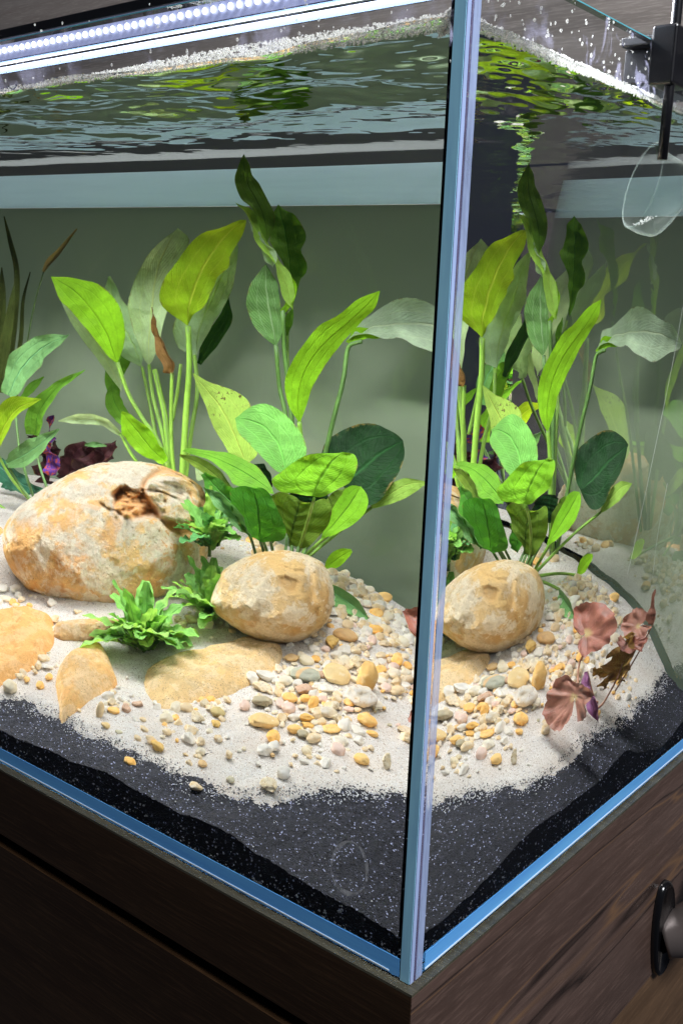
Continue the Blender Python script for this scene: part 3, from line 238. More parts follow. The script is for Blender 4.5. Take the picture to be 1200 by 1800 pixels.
STEMS = [
    ('A','stem',[[-0.4466,0.33,0.2548],[-0.4366,0.332,0.2306],[-0.4221,0.334,0.2107],[-0.4014,0.336,0.1868],[-0.381,0.338,0.1371]],0.0017),
    ('A','stem',[[-0.4334,0.36,0.2528],[-0.4225,0.352,0.2264],[-0.4046,0.345,0.1906],[-0.3859,0.34,0.1362]],0.0015),
    ('A','stem',[[-0.4237,0.355,0.2498],[-0.4086,0.35,0.2135],[-0.4002,0.345,0.1863],[-0.3859,0.34,0.1362]],0.0024),
    ('A','stem',[[-0.3914,0.335,0.2503],[-0.3933,0.337,0.2202],[-0.3918,0.338,0.183],[-0.3847,0.34,0.1364]],0.0016),
    ('A','stem',[[-0.3823,0.345,0.2877],[-0.3806,0.345,0.2576],[-0.3818,0.343,0.2164],[-0.3835,0.34,0.1365]],0.0024),
    ('A','stem',[[-0.3919,0.37,0.2633],[-0.383,0.362,0.234],[-0.3811,0.35,0.1975],[-0.3811,0.34,0.1369]],0.0016),
    ('A','stem',[[-0.3994,0.36,0.256],[-0.3991,0.355,0.2329],[-0.4006,0.35,0.2096]],0.0014),
    ('A','stem',[[-0.4478,0.37,0.2501],[-0.4364,0.365,0.2247],[-0.4154,0.352,0.1841],[-0.3859,0.34,0.1362]],0.0014),
    ('A','stem',[[-0.4429,0.33,0.1959],[-0.4299,0.33,0.1791],[-0.4091,0.335,0.1574],[-0.3839,0.34,0.1317]],0.0014),
    ('A','stem',[[-0.3928,0.33,0.1778],[-0.3908,0.335,0.1598],[-0.3834,0.34,0.1342]],0.0014),
    ('B','darkstem',[[-0.2971,0.345,0.2779],[-0.2956,0.35,0.2461],[-0.2888,0.35,0.2249],[-0.2762,0.345,0.174],[-0.2634,0.34,0.1276]],0.0017),
    ('B','darkstem',[[-0.2918,0.345,0.304],[-0.292,0.35,0.2722],[-0.2864,0.352,0.2381],[-0.2747,0.347,0.174],[-0.2635,0.342,0.1273]],0.0018),
    ('B','stem',[[-0.3075,0.38,0.3036],[-0.3006,0.37,0.2626],[-0.2891,0.36,0.22],[-0.2683,0.345,0.1262]],0.0014),
    ('B','stem',[[-0.2619,0.325,0.2245],[-0.2613,0.33,0.1988],[-0.2592,0.338,0.1285]],0.0018),
    ('B','darkstem',[[-0.2329,0.366,0.284],[-0.2415,0.364,0.281],[-0.244,0.363,0.2742],[-0.2443,0.36,0.2541],[-0.2488,0.355,0.2243],[-0.2558,0.35,0.1763],[-0.2583,0.342,0.1282]],0.0017),
    ('C','darkstem',[[-0.2693,0.27,0.1426],[-0.2725,0.285,0.1262],[-0.2706,0.288,0.1131]],0.0011),
    ('C','darkstem',[[-0.2616,0.27,0.1439],[-0.2647,0.285,0.1276],[-0.2628,0.288,0.1146]],0.0011),
    ('C','darkstem',[[-0.2519,0.27,0.1455],[-0.2567,0.285,0.1289],[-0.2566,0.288,0.1157]],0.0011),
    ('C','darkstem',[[-0.2534,0.3,0.1418],[-0.2463,0.285,0.1308],[-0.2515,0.288,0.1166]],0.0011),
    ('C','darkstem',[[-0.2478,0.3,0.1427],[-0.2415,0.285,0.1316],[-0.2474,0.288,0.1174]],0.0011),
    ('C','darkstem',[[-0.2408,0.3,0.1439],[-0.236,0.285,0.1325],[-0.2434,0.288,0.1181]],0.0011),
    ('C','darkstem',[[-0.259,0.27,0.1443],[-0.2613,0.285,0.1281],[-0.2586,0.288,0.1153]],0.0011),
    ('C','darkstem',[[-0.2334,0.3,0.1451],[-0.2294,0.285,0.1337],[-0.2373,0.288,0.1192]],0.0011),
    ('C','stem',[[-0.2187,0.3,0.1475],[-0.2289,0.3,0.1377],[-0.2467,0.3,0.1181]],0.0012),
    ('C','stem',[[-0.2139,0.36,0.1625],[-0.223,0.33,0.1477],[-0.2467,0.3,0.1181]],0.0012),
    ('C','stem',[[-0.256,0.371,0.1068],[-0.2479,0.3355,0.1149],[-0.2467,0.3,0.1181]],0.0012),
    ('C','stem',[[-0.241,0.345,0.097],[-0.2401,0.3225,0.1085],[-0.2467,0.3,0.1181]],0.0012),
    ('C','stem',[[-0.2529,0.29,0.1877],[-0.2502,0.295,0.1618],[-0.2467,0.3,0.1181]],0.0012),
    ('C','stem',[[-0.2088,0.258,0.1802],[-0.2253,0.279,0.1572],[-0.2467,0.3,0.1181]],0.0012),
    ('C','stem',[[-0.2339,0.345,0.171],[-0.2358,0.3225,0.1524],[-0.2467,0.3,0.1181]],0.0012),
    ('E','darkstem',[[-0.5692,0.33,0.1992],[-0.5566,0.32,0.1702],[-0.5433,0.315,0.1465],[-0.5271,0.31,0.1234]],0.0012),
    ('E','darkstem',[[-0.5457,0.335,0.1808],[-0.5405,0.33,0.1612],[-0.5205,0.32,0.1363],[-0.5133,0.32,0.1194]],0.0012),
    ('E','stem',[[-0.5646,0.29,0.171],[-0.5521,0.3,0.1464],[-0.5344,0.31,0.1275],[-0.5097,0.32,0.1097]],0.0014),
    ('E','stem',[[-0.5831,0.31,0.1206],[-0.5528,0.31,0.1093],[-0.5162,0.31,0.102]],0.0011),
    ('E','darkstem',[[-0.5579,0.3,0.1585],[-0.5414,0.305,0.1372],[-0.5163,0.31,0.1173]],0.0012),
    ('V','darkstem',[[-0.566,0.375,0.3263],[-0.5807,0.377,0.2947],[-0.5952,0.38,0.2527],[-0.6074,0.38,0.2095]],0.0006),
    ('D','redstem',[[-0.1067,0.256,0.0908],[-0.1091,0.25,0.0828],[-0.1042,0.245,0.0727],[-0.0921,0.24,0.0636],[-0.0691,0.245,0.061]],0.0009),
    ('D','redstem',[[-0.0629,0.275,0.0876],[-0.058,0.262,0.0755],[-0.0635,0.25,0.0614],[-0.0683,0.245,0.0571]],0.0008),
    ('D','redstem',[[-0.0612,0.204,0.0782],[-0.0898,0.23,0.0667],[-0.0714,0.243,0.0601]],0.0008),
    ('D','redstem',[[-0.0247,0.28,0.1109],[-0.0408,0.275,0.0899],[-0.053,0.255,0.068]],0.0007),
    ('D','redstem',[[-0.0788,0.235,0.0843],[-0.0745,0.24,0.0698],[-0.0683,0.245,0.0571]],0.0007),
]
ROCKS = [
    ('big',[-0.4047,0.255,0.1185],[0.8125,0.5829,-0.0],[-0.5733,0.7992,-0.1806],[-0.1053,0.1468,0.9836],[0.0908,0.0962,0.0963,0.0953,0.0882,0.0799,0.0733,0.0682,0.064,0.0613,0.0601,0.0591,0.0598,0.0614,0.0643,0.0697,0.077,0.0871,0.0959,0.0967,0.0929,0.0868,0.0798,0.0734,0.0691,0.0659,0.0637,0.0625,0.0617,0.0619,0.0639,0.0673,0.073,0.08,0.0839,0.0869],0.075),
    ('mid',[-0.2293,0.245,0.108],[0.8694,0.4941,-0.0],[-0.4819,0.8481,-0.2204],[-0.1089,0.1916,0.9754],[0.0424,0.0432,0.043,0.0429,0.0422,0.0396,0.0374,0.0352,0.0342,0.0329,0.0324,0.0329,0.0335,0.0349,0.0374,0.04,0.0436,0.0454,0.048,0.0508,0.0483,0.0427,0.0388,0.0366,0.0344,0.0331,0.0329,0.0324,0.0325,0.0337,0.0342,0.0354,0.0373,0.0388,0.0407,0.0419],0.045),
    ('farleft',[-0.5552,0.27,0.0867],[0.7783,0.6278,-0.0],[-0.6173,0.7653,-0.1822],[-0.1144,0.1418,0.9833],[0.015,0.0152,0.0163,0.0181,0.021,0.0205,0.0204,0.0191,0.0176,0.0168,0.0166,0.0169,0.0177,0.0192,0.0205,0.0207,0.0215,0.0231,0.0259,0.0264,0.0255,0.0255,0.0262,0.0279,0.0307,0.0302,0.0306,0.032,0.0347,0.0355,0.0354,0.0278,0.0216,0.0185,0.0166,0.0155],0.03),
    ('plank',[-0.3605,0.165,0.0662],[0.8108,0.5853,-0.0],[-0.5679,0.7866,-0.2423],[-0.1418,0.1964,0.9702],[0.0203,0.0277,0.0323,0.024,0.0172,0.0137,0.0117,0.0104,0.0097,0.0093,0.0093,0.0095,0.01,0.011,0.0125,0.0147,0.0184,0.0256,0.028,0.0302,0.0299,0.0285,0.0252,0.0202,0.0164,0.0141,0.0128,0.012,0.0111,0.0106,0.0105,0.0107,0.0112,0.0122,0.0139,0.0164],0.022),
]
SLABS = [('flat', [[-0.2753, 0.1316], [-0.2815, 0.1464], [-0.2765, 0.1699], [-0.2629, 0.1901], [-0.2451, 0.2197], [-0.2304, 0.229], [-0.2143, 0.2272], [-0.205, 0.2157], [-0.2031, 0.2005], [-0.2079, 0.1762], [-0.2149, 0.1557], [-0.2291, 0.1302], [-0.2413, 0.1092], [-0.2565, 0.112]], 0.008), ('wedge', [[-0.3352, 0.1469], [-0.3179, 0.1394], [-0.2964, 0.1213], [-0.2905, 0.1088], [-0.296, 0.0836], [-0.3, 0.0558], [-0.3022, 0.0487], [-0.3171, 0.0661], [-0.3357, 0.0875], [-0.3445, 0.1047], [-0.345, 0.1224], [-0.3412, 0.1384]], 0.012), ('slab', [[-0.4559, 0.1027], [-0.4643, 0.1324], [-0.4483, 0.1491], [-0.4232, 0.1617], [-0.3974, 0.1612], [-0.3856, 0.1508], [-0.369, 0.1276], [-0.3679, 0.1104], [-0.3698, 0.0867], [-0.3792, 0.0679], [-0.3882, 0.0338], [-0.4236, 0.0612]], 0.01)]
PEB = [
    ('round white pebble with a brown pitted hollow, in front of the amber upright pebble', [-0.1351, 0.2053, 0.0612], 0.0116, 0.0092, 'shell', 0),
    ('tall amber pebble standing on end beside the pitted white pebble', [-0.1409, 0.2255, 0.0644], 0.0073, 0.0109, 'amber', 80),
    ('large flat yellow oval pebble behind the pitted white pebble', [-0.1595, 0.2169, 0.0675], 0.0107, 0.008, 'yellow', -30),
    ('grey green pebble with a rusty diagonal stripe in the gravel heap', [-0.1783, 0.2032, 0.0666], 0.0111, 0.0066, 'greystripe', 0),
    ('smooth brown bean shaped pebble behind the gravel heap', [-0.1807, 0.2656, 0.0824], 0.0098, 0.0058, 'brownsmooth', -10),
    ('angular golden stone chip leaning against the smooth brown pebble', [-0.1822, 0.2488, 0.0793], 0.0052, 0.0065, 'gold', 0),
    ('small tan round pebble left of the yellow oval pebble', [-0.1977, 0.2176, 0.0715], 0.0053, 0.0036, 'tan', 0),
    ('orange oval pebble below the pitted white pebble', [-0.1209, 0.1896, 0.0538], 0.0073, 0.0055, 'orange', -30),
    ('smooth grey pebble with a pale ring at its end beside the sandy slab', [-0.1873, 0.1584, 0.055], 0.0078, 0.0049, 'greygreen', 0),
    ('wide pale yellow pebble lying in sand below the grey ringed pebble', [-0.1734, 0.1378, 0.0491], 0.0112, 0.0058, 'yellow', 0),
    ('reddish brown pebble at the middle of the gravel heap', [-0.1699, 0.1871, 0.0617], 0.0071, 0.005, 'redbrown', 0),
    ('long white chalky stone on the upper left of the gravel heap', [-0.2014, 0.1898, 0.0632], 0.0096, 0.0044, 'chalk', -25),
    ('tan layered stone under the long white chalky stone', [-0.1966, 0.1755, 0.0594], 0.0083, 0.004, 'tanchip', -15),
    ('orange rounded pebble left of the reddish brown pebble', [-0.1736, 0.1743, 0.0584], 0.0056, 0.0039, 'orange', 0),
    ('grey olive pebble at the foot of the gravel heap', [-0.1457, 0.1443, 0.0486], 0.0043, 0.0034, 'greygreen', 0),
    ('ochre flat chip above the grey olive pebble', [-0.1484, 0.1553, 0.0512], 0.0043, 0.0024, 'ochre', 0),
    ('ochre angular chip at the centre of the gravel heap', [-0.1534, 0.1617, 0.0535], 0.0062, 0.0034, 'ochre', 0),
    ('bright orange upright chip beside the ochre angular chip', [-0.1561, 0.1767, 0.0578], 0.0037, 0.0045, 'orange', 80),
    ('orange flat pebble at the lower edge of the gravel heap', [-0.1345, 0.1622, 0.051], 0.0072, 0.0034, 'orange', 10),
    ('pink flat pebble left of the orange oval pebble', [-0.136, 0.1906, 0.0582], 0.0041, 0.0023, 'pink', 0),
    ('speckled cream stone below the white and tan pebble', [-0.1366, 0.1756, 0.0544], 0.004, 0.0045, 'chipspot', 0),
    ('marbled white and tan pebble in the lower gravel heap', [-0.1442, 0.1756, 0.056], 0.0066, 0.0045, 'marble', 0),
    ('dark brown round pebble right of the striped grey pebble', [-0.1685, 0.2121, 0.0679], 0.0042, 0.0033, 'darkbrown', 0),
    ('orange triangular pebble alone on the sand near the corner', [-0.1044, 0.1498, 0.043], 0.0052, 0.0043, 'orange', 0),
    ('tan pitted stone alone at the lower right of the sand', [-0.0911, 0.1594, 0.0417], 0.0031, 0.005, 'chipspot', 80),
    ('olive grey pebble in the gravel right of the pale oval rock', [-0.206, 0.1281, 0.0484], 0.0055, 0.0042, 'olive', 0),
    ('speckled triangular cream stone by the black substrate edge', [-0.1335, 0.0775, 0.0345], 0.0066, 0.0053, 'chipspot', 0),
    ('pale khaki pebble left of the speckled triangular stone', [-0.1564, 0.0645, 0.033], 0.0033, 0.0032, 'khaki', 0),
    ('golden round pitted pebble on the sand', [-0.2184, 0.0634, 0.0349], 0.0053, 0.004, 'gold', 0),
    ('smooth orange pebble half on the black substrate', [-0.226, 0.0376, 0.0298], 0.005, 0.0036, 'orange', -25),
    ('angular cream and gold stone near the black substrate', [-0.1722, 0.0445, 0.0298], 0.005, 0.0044, 'tanchip', 0),
    ('small tan cube of stone above the angular cream and gold stone', [-0.1816, 0.0681, 0.0348], 0.0034, 0.0029, 'tan', 0),
    ('orange glossy pebble at the left end of the small gravel line', [-0.272, 0.0821, 0.0399], 0.0051, 0.003, 'orange', 0),
    ('brown pebble right of the orange glossy pebble', [-0.2643, 0.0896, 0.0416], 0.0041, 0.0043, 'redbrown', 0),
    ('long buff pebble at the left end of the small gravel line', [-0.2777, 0.0707, 0.0373], 0.0034, 0.0061, 'buff', 70),
    ('brown flat pebble beside the brown round one in the gravel line', [-0.2614, 0.1015, 0.0443], 0.0053, 0.0029, 'redbrown', 0),
    ('tan knobbly stone above the golden pitted pebble', [-0.2232, 0.0841, 0.0393], 0.004, 0.0034, 'tanchip', 0),
    ('cream knobbly stone in the middle of the sand', [-0.2096, 0.0977, 0.0417], 0.0047, 0.0038, 'tanchip', 0),
    ('cream broken chip right of the knobbly cream stone', [-0.1971, 0.0897, 0.0397], 0.0035, 0.0034, 'tanchip', 0),
    ('small orange brown pebble by the sandy oval rock', [-0.2278, 0.1037, 0.0435], 0.0029, 0.0031, 'orange', 0),
    ('gold pebble below the knobbly cream stones', [-0.2004, 0.116, 0.0453], 0.0036, 0.0038, 'gold', 0),
    ('buff pebble on bare sand right of the cream chips', [-0.1895, 0.1016, 0.0419], 0.0035, 0.0034, 'tanchip', 0),
    ('small cream stone far down the sand slope', [-0.1727, 0.0891, 0.0386], 0.0028, 0.0033, 'tanchip', 0),
    ('large rounded cream pebble in front of the left slab', [-0.3679, 0.0599, 0.0321], 0.0069, 0.0066, 'creamsmooth', 0),
    ('tan pebble behind the rounded cream pebble', [-0.3619, 0.0786, 0.0382], 0.0029, 0.0027, 'orange', 0),
    ('brown chip beside the left slab edge', [-0.3698, 0.084, 0.0397], 0.0041, 0.0039, 'tanchip', 0),
    ('flat tan and white chip between the slab and the wedge rock', [-0.3651, 0.1093, 0.0482], 0.0063, 0.0036, 'tanchip', 0),
    ('flat white chip in front of the tan and white chip', [-0.3555, 0.1024, 0.0459], 0.0062, 0.0024, 'chalk', 0),
    ('yellow pebble below the long buff pebble', [-0.2653, 0.0618, 0.0353], 0.0033, 0.0028, 'yellow', 0),
    ('grey green slate chip in the sand left of the gold pebble', [-0.2527, 0.0612, 0.035], 0.0033, 0.0021, 'khaki', 0),
    ('orange brown stone standing on the gravel crest by the back glass', [-0.2086, 0.3851, 0.0867], 0.006, 0.0048, 'amber', -20),
    ('dark grey pebble by the corner post beneath the red stem', [-0.1166, 0.261, 0.0587], 0.0031, 0.0037, 'darkgrey', 0),
    ('tan long driftstone near the corner post', [-0.1006, 0.2064, 0.0505], 0.0073, 0.0031, 'tanchip', -35),
    ('cream pebble cluster member left of the tan driftstone', [-0.1256, 0.2109, 0.0592], 0.0049, 0.0035, 'creamsmooth', 0),
    ('white crust with gold top beside the plank shaped rock', [-0.379, 0.1781, 0.0717], 0.0048, 0.0025, 'tanchip', 0),
    ('tan pitted stone between the slab and the plank rock', [-0.3901, 0.1603, 0.0659], 0.0044, 0.0042, 'tanchip', 0),
    ('large white lump left of the big boulder base', [-0.4652, 0.1763, 0.0715], 0.0071, 0.0049, 'chalk', 0),
    ('cream oval pebble on the sand above the left slab', [-0.4534, 0.1648, 0.0676], 0.0061, 0.0035, 'creamsmooth', 0),
    ('brown nugget on the sand above the left slab', [-0.4247, 0.1664, 0.0682], 0.0034, 0.003, 'orange', 0),
]
BLOBS = [(-0.1597, 0.1909, 0.034, 140), (-0.1681, 0.2388, 0.03, 130), (-0.1742, 0.3034, 0.034, 120), (-0.1362, 0.2574, 0.03, 110), (-0.2115, 0.3359, 0.03, 90), (-0.1901, 0.1951, 0.02, 50), (-0.1469, 0.1527, 0.025, 50), (-0.1878, 0.3491, 0.022, 70), (-0.2339, 0.3485, 0.02, 40), (-0.2783, 0.0912, 0.02, 26), (-0.2297, 0.0995, 0.03, 20), (-0.216, 0.1337, 0.028, 26), (-0.1982, 0.0744, 0.05, 9), (-0.3674, 0.0966, 0.03, 16), (-0.4443, 0.1712, 0.03, 16), (-0.2316, 0.2148, 0.02, 4), (-0.1187, 0.313, 0.022, 70), (-0.0808, 0.3057, 0.012, 14), (-0.1942, 0.3481, 0.03, 70), (-0.129, 0.1738, 0.03, 24), (-0.1183, 0.1487, 0.05, 14), (-0.3253, 0.3745, 0.02, 30), (-0.2903, 0.2235, 0.02, 22), (-0.1548, 0.1118, 0.06, 10), (-0.1618, 0.4056, 0.02, 30), (-0.2371, 0.3675, 0.02, 30), (-0.3871, 0.1406, 0.02, 8)]
BUCE = [[-0.2992, 0.1665, 0.063], [-0.2774, 0.2272, 0.0775], [-0.2919, 0.24, 0.1176]]
T, HW, HG, LEN, YB, TB = .012, .4247, .45, .9, .405, .006      # glass thickness, water level, glass height, length, inner back face
M_glass = glass('clear_glass', 1.5, (.985, .995, 1))
M_smear = glass('water_stained_glass', 1.5, (.985, .995, 1), .32)
M_gw = glass('glass_to_water', 1.5 / 1.333, (.985, 1, .995))
M_surface = interface('water_surface', 1.333)
M_back = interface('rear_glass', 1.333)
M_clear = NT('wetted_glass'); _t = M_clear.n('ShaderNodeBsdfTransparent'); _t.inputs[0].default_value = (1, 1, 1, 1); M_clear.l(_t.outputs[0], M_clear.out.inputs[0]); M_clear = M_clear.m
# ---- height of the substrate: thin-plate spline through surveyed points
CPn = np.array(HCP); NC = len(CPn)
def tps(r): return np.where(r > 1e-9, r * r * np.log(r + 1e-12), 0)
_K = tps(np.linalg.norm(CPn[:, None, :2] - CPn[None, :, :2], axis=2)) + np.eye(NC) * 2e-4
_P = np.c_[np.ones(NC), CPn[:, :2]]
_W = np.linalg.solve(np.block([[_K, _P], [_P.T, np.zeros((3, 3))]]), np.r_[CPn[:, 2], 0, 0, 0])
def hgt(x, y):
    x = np.atleast_1d(np.asarray(x, float)); y = np.atleast_1d(np.asarray(y, float)); o = _W[NC] + _W[NC + 1] * x + _W[NC + 2] * y
    for i in range(NC): o = o + _W[i] * tps(np.hypot(x - CPn[i, 0], y - CPn[i, 1]))
    return o
def vnoise(X, Y, s, seed=0):
    """smooth value noise on arrays"""
    x = X / s + 71.3 * seed; y = Y / s + 13.7 * seed; xi = np.floor(x).astype(int); yi = np.floor(y).astype(int); fx = x - xi; fy = y - yi
    fx = fx * fx * (3 - 2 * fx); fy = fy * fy * (3 - 2 * fy)
    def hsh(a, b): q = np.sin(a * 127.1 + b * 311.7 + seed * 17.17) * 43758.5453; return (q - np.floor(q)) * 2 - 1
    return (hsh(xi, yi) * (1 - fx) + hsh(xi + 1, yi) * fx) * (1 - fy) + (hsh(xi, yi + 1) * (1 - fx) + hsh(xi + 1, yi + 1) * fx) * fy
SP = np.array([(-.92, .045)] + SAND + [(-.1164, .43), (-.92, .43)])
def sdist(X, Y):
    """signed distance to the edge of the sand, positive inside"""
    d = np.full(X.shape, 9.); ins = np.zeros(X.shape, bool)
    for i in range(len(SP)):
        a, b = SP[i], SP[(i + 1) % len(SP)]; e = b - a
        t = np.clip(((X - a[0]) * e[0] + (Y - a[1]) * e[1]) / (e @ e), 0, 1)
        d = np.minimum(d, np.hypot(X - a[0] - t * e[0], Y - a[1] - t * e[1]))
        c = (a[1] > Y) != (b[1] > Y); ins ^= c & (X < (b[0] - a[0]) * (Y - a[1]) / (b[1] - a[1] + 1e-12) + a[0])
    return np.where(ins, d, -d)
# ---- substrate materials
def grain_mat(name, base, dark, light, bright_share, scale=1150, rough=.9):
    m = NT(name); v = m.coord('Object'); c = m.vor(v, scale); sep = m.n('ShaderNodeSeparateColor'); m.l(c, sep.inputs[0])
    big = m.noise(v, 35, 3); f = m.mix(m.math('POWER', sep.outputs[0], 2.2), dark, base)
    f = m.mix(m.ramp(sep.outputs[1], [(1 - bright_share, 0), (1 - bright_share + .02, 1)]), f, light)
    f = m.mix(m.ramp(big, [(.35, .0), (.7, .28)]), f, dark)
    h = m.vor(v, scale, 'Distance'); nrm = m.bump(h, .9, .0011)
    m.pbr(f, rough, nrm, spec=.12); return m.m
M_soil = grain_mat('black_aquarium_soil', (.016, .017, .026), (.0008, .0008, .0014), (.42, .45, .65), .032, 1250, .7)
m = NT('pale_sand'); v = m.coord('Object'); c = m.vor(v, 1500); sep = m.n('ShaderNodeSeparateColor'); m.l(c, sep.inputs[0])
f = m.mix(sep.outputs[0], (.64, .59, .53), (.97, .94, .90)); f = m.mix(m.ramp(sep.outputs[1], [(.90, 0), (.92, .8)]), f, (.95, .95, .95)); f = m.mix(m.ramp(sep.outputs[2], [(.955, 0), (.965, 1)]), f, (.25, .17, .11))
f = m.mix(m.ramp(m.noise(v, 30, 4), [(.35, 0), (.75, .45)]), f, (.62, .50, .40)); f = m.mix(m.ramp(m.noise(v, 420, 2), [(.66, 0), (.72, .7)]), f, (.2, .2, .25))
m.pbr(f, .85, m.bump(m.vor(v, 1500, 'Distance'), .7, .0008), spec=.1); M_sand = m.m
# ---- soil and sand
xs = np.r_[np.linspace(-.887, -.56, 90), np.linspace(-.5575, -.0125, 400)]; ys = np.linspace(.0125, YB - .0005, 285)
X, Y = np.meshgrid(xs, ys, indexing='ij'); H0 = hgt(X.ravel(), Y.ravel()).reshape(X.shape)
edge = vnoise(X, Y, .035, 3) * .0045 * np.clip((.05 - np.minimum(Y - .012, -.012 - X)) / .05, 0, 1)
soilz = np.maximum(H0 + edge + vnoise(X, Y, .02, 1) * .0014 + vnoise(X, Y, .006, 2) * .0006 + rs.normal(0, .00028, X.shape), .0064)
soil = tag(grid_obj('black_soil', soilz, xs, ys, M_soil), kind='structure')
SV, SF = [], []            # the cut face of the soil pressed against the glass
line = [(x, ys[0], soilz[i, 0]) for i, x in enumerate(xs)] + [(xs[-1], y, soilz[-1, j]) for j, y in enumerate(ys)][1:]
for k, (x, y, z) in enumerate(line):
    for q in range(7): SV.append((x + (.0 if k < len(xs) else rs.normal(0, .00012) - .0001), y + (rs.normal(0, .00012) + .0001 if k < len(xs) else 0), z + .0001 if q == 0 else .0061 + (z - .0061) * (6 - q) / 6))
for k in range(len(line) - 1):
    for q in range(6): SF.append((k * 7 + q, k * 7 + q + 1, (k + 1) * 7 + q + 1, (k + 1) * 7 + q))
_s = mesh_obj('soil_face', SV, SF, M_soil); _s.parent = soil
cp_ = []
for _ in range(240): x = rs.uniform(-.42, -.014); cp_.append((x, .01225, .0066 + .012 * rs.rand() ** 2.5))
for _ in range(120): cp_.append((-.01225, rs.uniform(.014, .36), .0066 + .012 * rs.rand() ** 2.5))
sx = np.linspace(-.66, -.04, 560); sy = np.linspace(.035, YB - .0006, 340); X, Y = np.meshgrid(sx, sy, indexing='ij')
H1 = hgt(X.ravel(), Y.ravel()).reshape(X.shape)
sd = sdist(X, Y) + vnoise(X, Y, .016, 5) * .0042 + vnoise(X, Y, .005, 6) * .0022 + rs.normal(0, .0011, X.shape)
lift = np.clip(sd * .32, -.006, .0026)
sandz = H1 + lift + vnoise(X, Y, .03, 7) * .0016 + vnoise(X, Y, .011, 8) * .0007 + rs.normal(0, .00016, X.shape)
sand = tag(grid_obj('pale_sand', sandz, sx, sy, M_sand, keep=sd > -.006), kind='structure')
def top(x, y):
    z = float(hgt(x, y)[0]); s = float(sdist(np.array([x]), np.array([y]))[0]); return z + max(0, min(.0026, s * .32))
# ---- stray grains along the edge between sand and soil
ICO = None
def ico(sub):
    import bmesh
    bm = bmesh.new(); bmesh.ops.create_icosphere(bm, subdivisions=sub, radius=1)
    V = np.array([v.co[:] for v in bm.verts]); F = [tuple(v.index for v in f.verts) for f in bm.faces]; bm.free(); return V, F
def scatter(name, pts, rad, mat, sub=1, squash=.8):
    V0, F0 = ico(sub); F0 = np.array(F0); n = len(pts); nv = len(V0)
    A = rs.rand(n, 3) * .5 + .75; th = rs.rand(n) * 6.28; c, s = np.cos(th), np.sin(th)
    V = V0[None] * A[:, None] * np.array(rad)[:, None, None]; x = V[..., 0] * c[:, None] - V[..., 1] * s[:, None]; y = V[..., 0] * s[:, None] + V[..., 1] * c[:, None]
    V = np.stack([x, y, V[..., 2] * squash], -1) + np.array(pts)[:, None]
    F = (F0[None] + np.arange(n)[:, None, None] * nv).reshape(-1, 3)
    me = bpy.data.meshes.new(name); me.vertices.add(n * nv); me.vertices.foreach_set('co', V.reshape(-1).astype(np.float32)); me.loops.add(F.size); me.loops.foreach_set('vertex_index', F.ravel().astype(np.int32))
    me.polygons.add(len(F)); me.polygons.foreach_set('loop_start', np.arange(0, F.size, 3, dtype=np.int32)); me.polygons.foreach_set('loop_total', np.full(len(F), 3, dtype=np.int32))
    me.update(calc_edges=True); me.polygons.foreach_set('use_smooth', [True] * len(F)); me.materials.append(mat)
    o = bpy.data.objects.new(name, me); col.objects.link(o); return o
def edge_pts(n, lo, hi, zoff):
    out = []
    seg = [(SP[i], SP[i + 1]) for i in range(1, len(SAND))]
    ln = np.array([np.linalg.norm(b - a) for a, b in seg]); pick = rs.choice(len(seg), n, p=ln / ln.sum())
    for k in pick:
        a, b = seg[k]; t = rs.rand(); nrm = np.array([-(b - a)[1], (b - a)[0]]); nrm /= np.linalg.norm(nrm)
        off = lo + (hi - lo) * abs(rs.normal(0, .45)); p = a + (b - a) * t + nrm * off
        if p[1] < .014 or p[0] > -.0135 or p[1] > YB - .002: continue
        out.append((p[0], p[1], float(hgt(p[0], p[1])[0]) + zoff))
    return out
M_grainw = simple('white_grain', (.75, .74, .76), .7); _o = None; M_grainb = simple('black_grain', (.012, .012, .016), .5)
tag(scatter('trapped_grains', cp_, rs.uniform(.0003, .0009, len(cp_)), simple('trapped_grain', (.35, .36, .4), .8), 1, .8), kind='stuff')
p_ = edge_pts(1900, .002, -.013, .0008); q_ = [(x, y, float(hgt(x, y)[0]) + .0006) for x, y in zip(rs.uniform(-.5, -.014, 260), rs.uniform(.014, .4, 260)) if sdist(np.array([x]), np.array([y]))[0] < -.002]
tag(scatter('sand_grain_sprinkle', p_ + q_, list(rs.uniform(.0003, .0006, len(p_))) + list(rs.uniform(.0002, .0007, len(q_))), M_grainw), kind='stuff')
p_ = edge_pts(1500, -.002, .010, .0026)
tag(scatter('soil_grain_sprinkle', p_, rs.uniform(.0003, .0006, len(p_)), M_grainb), kind='stuff')
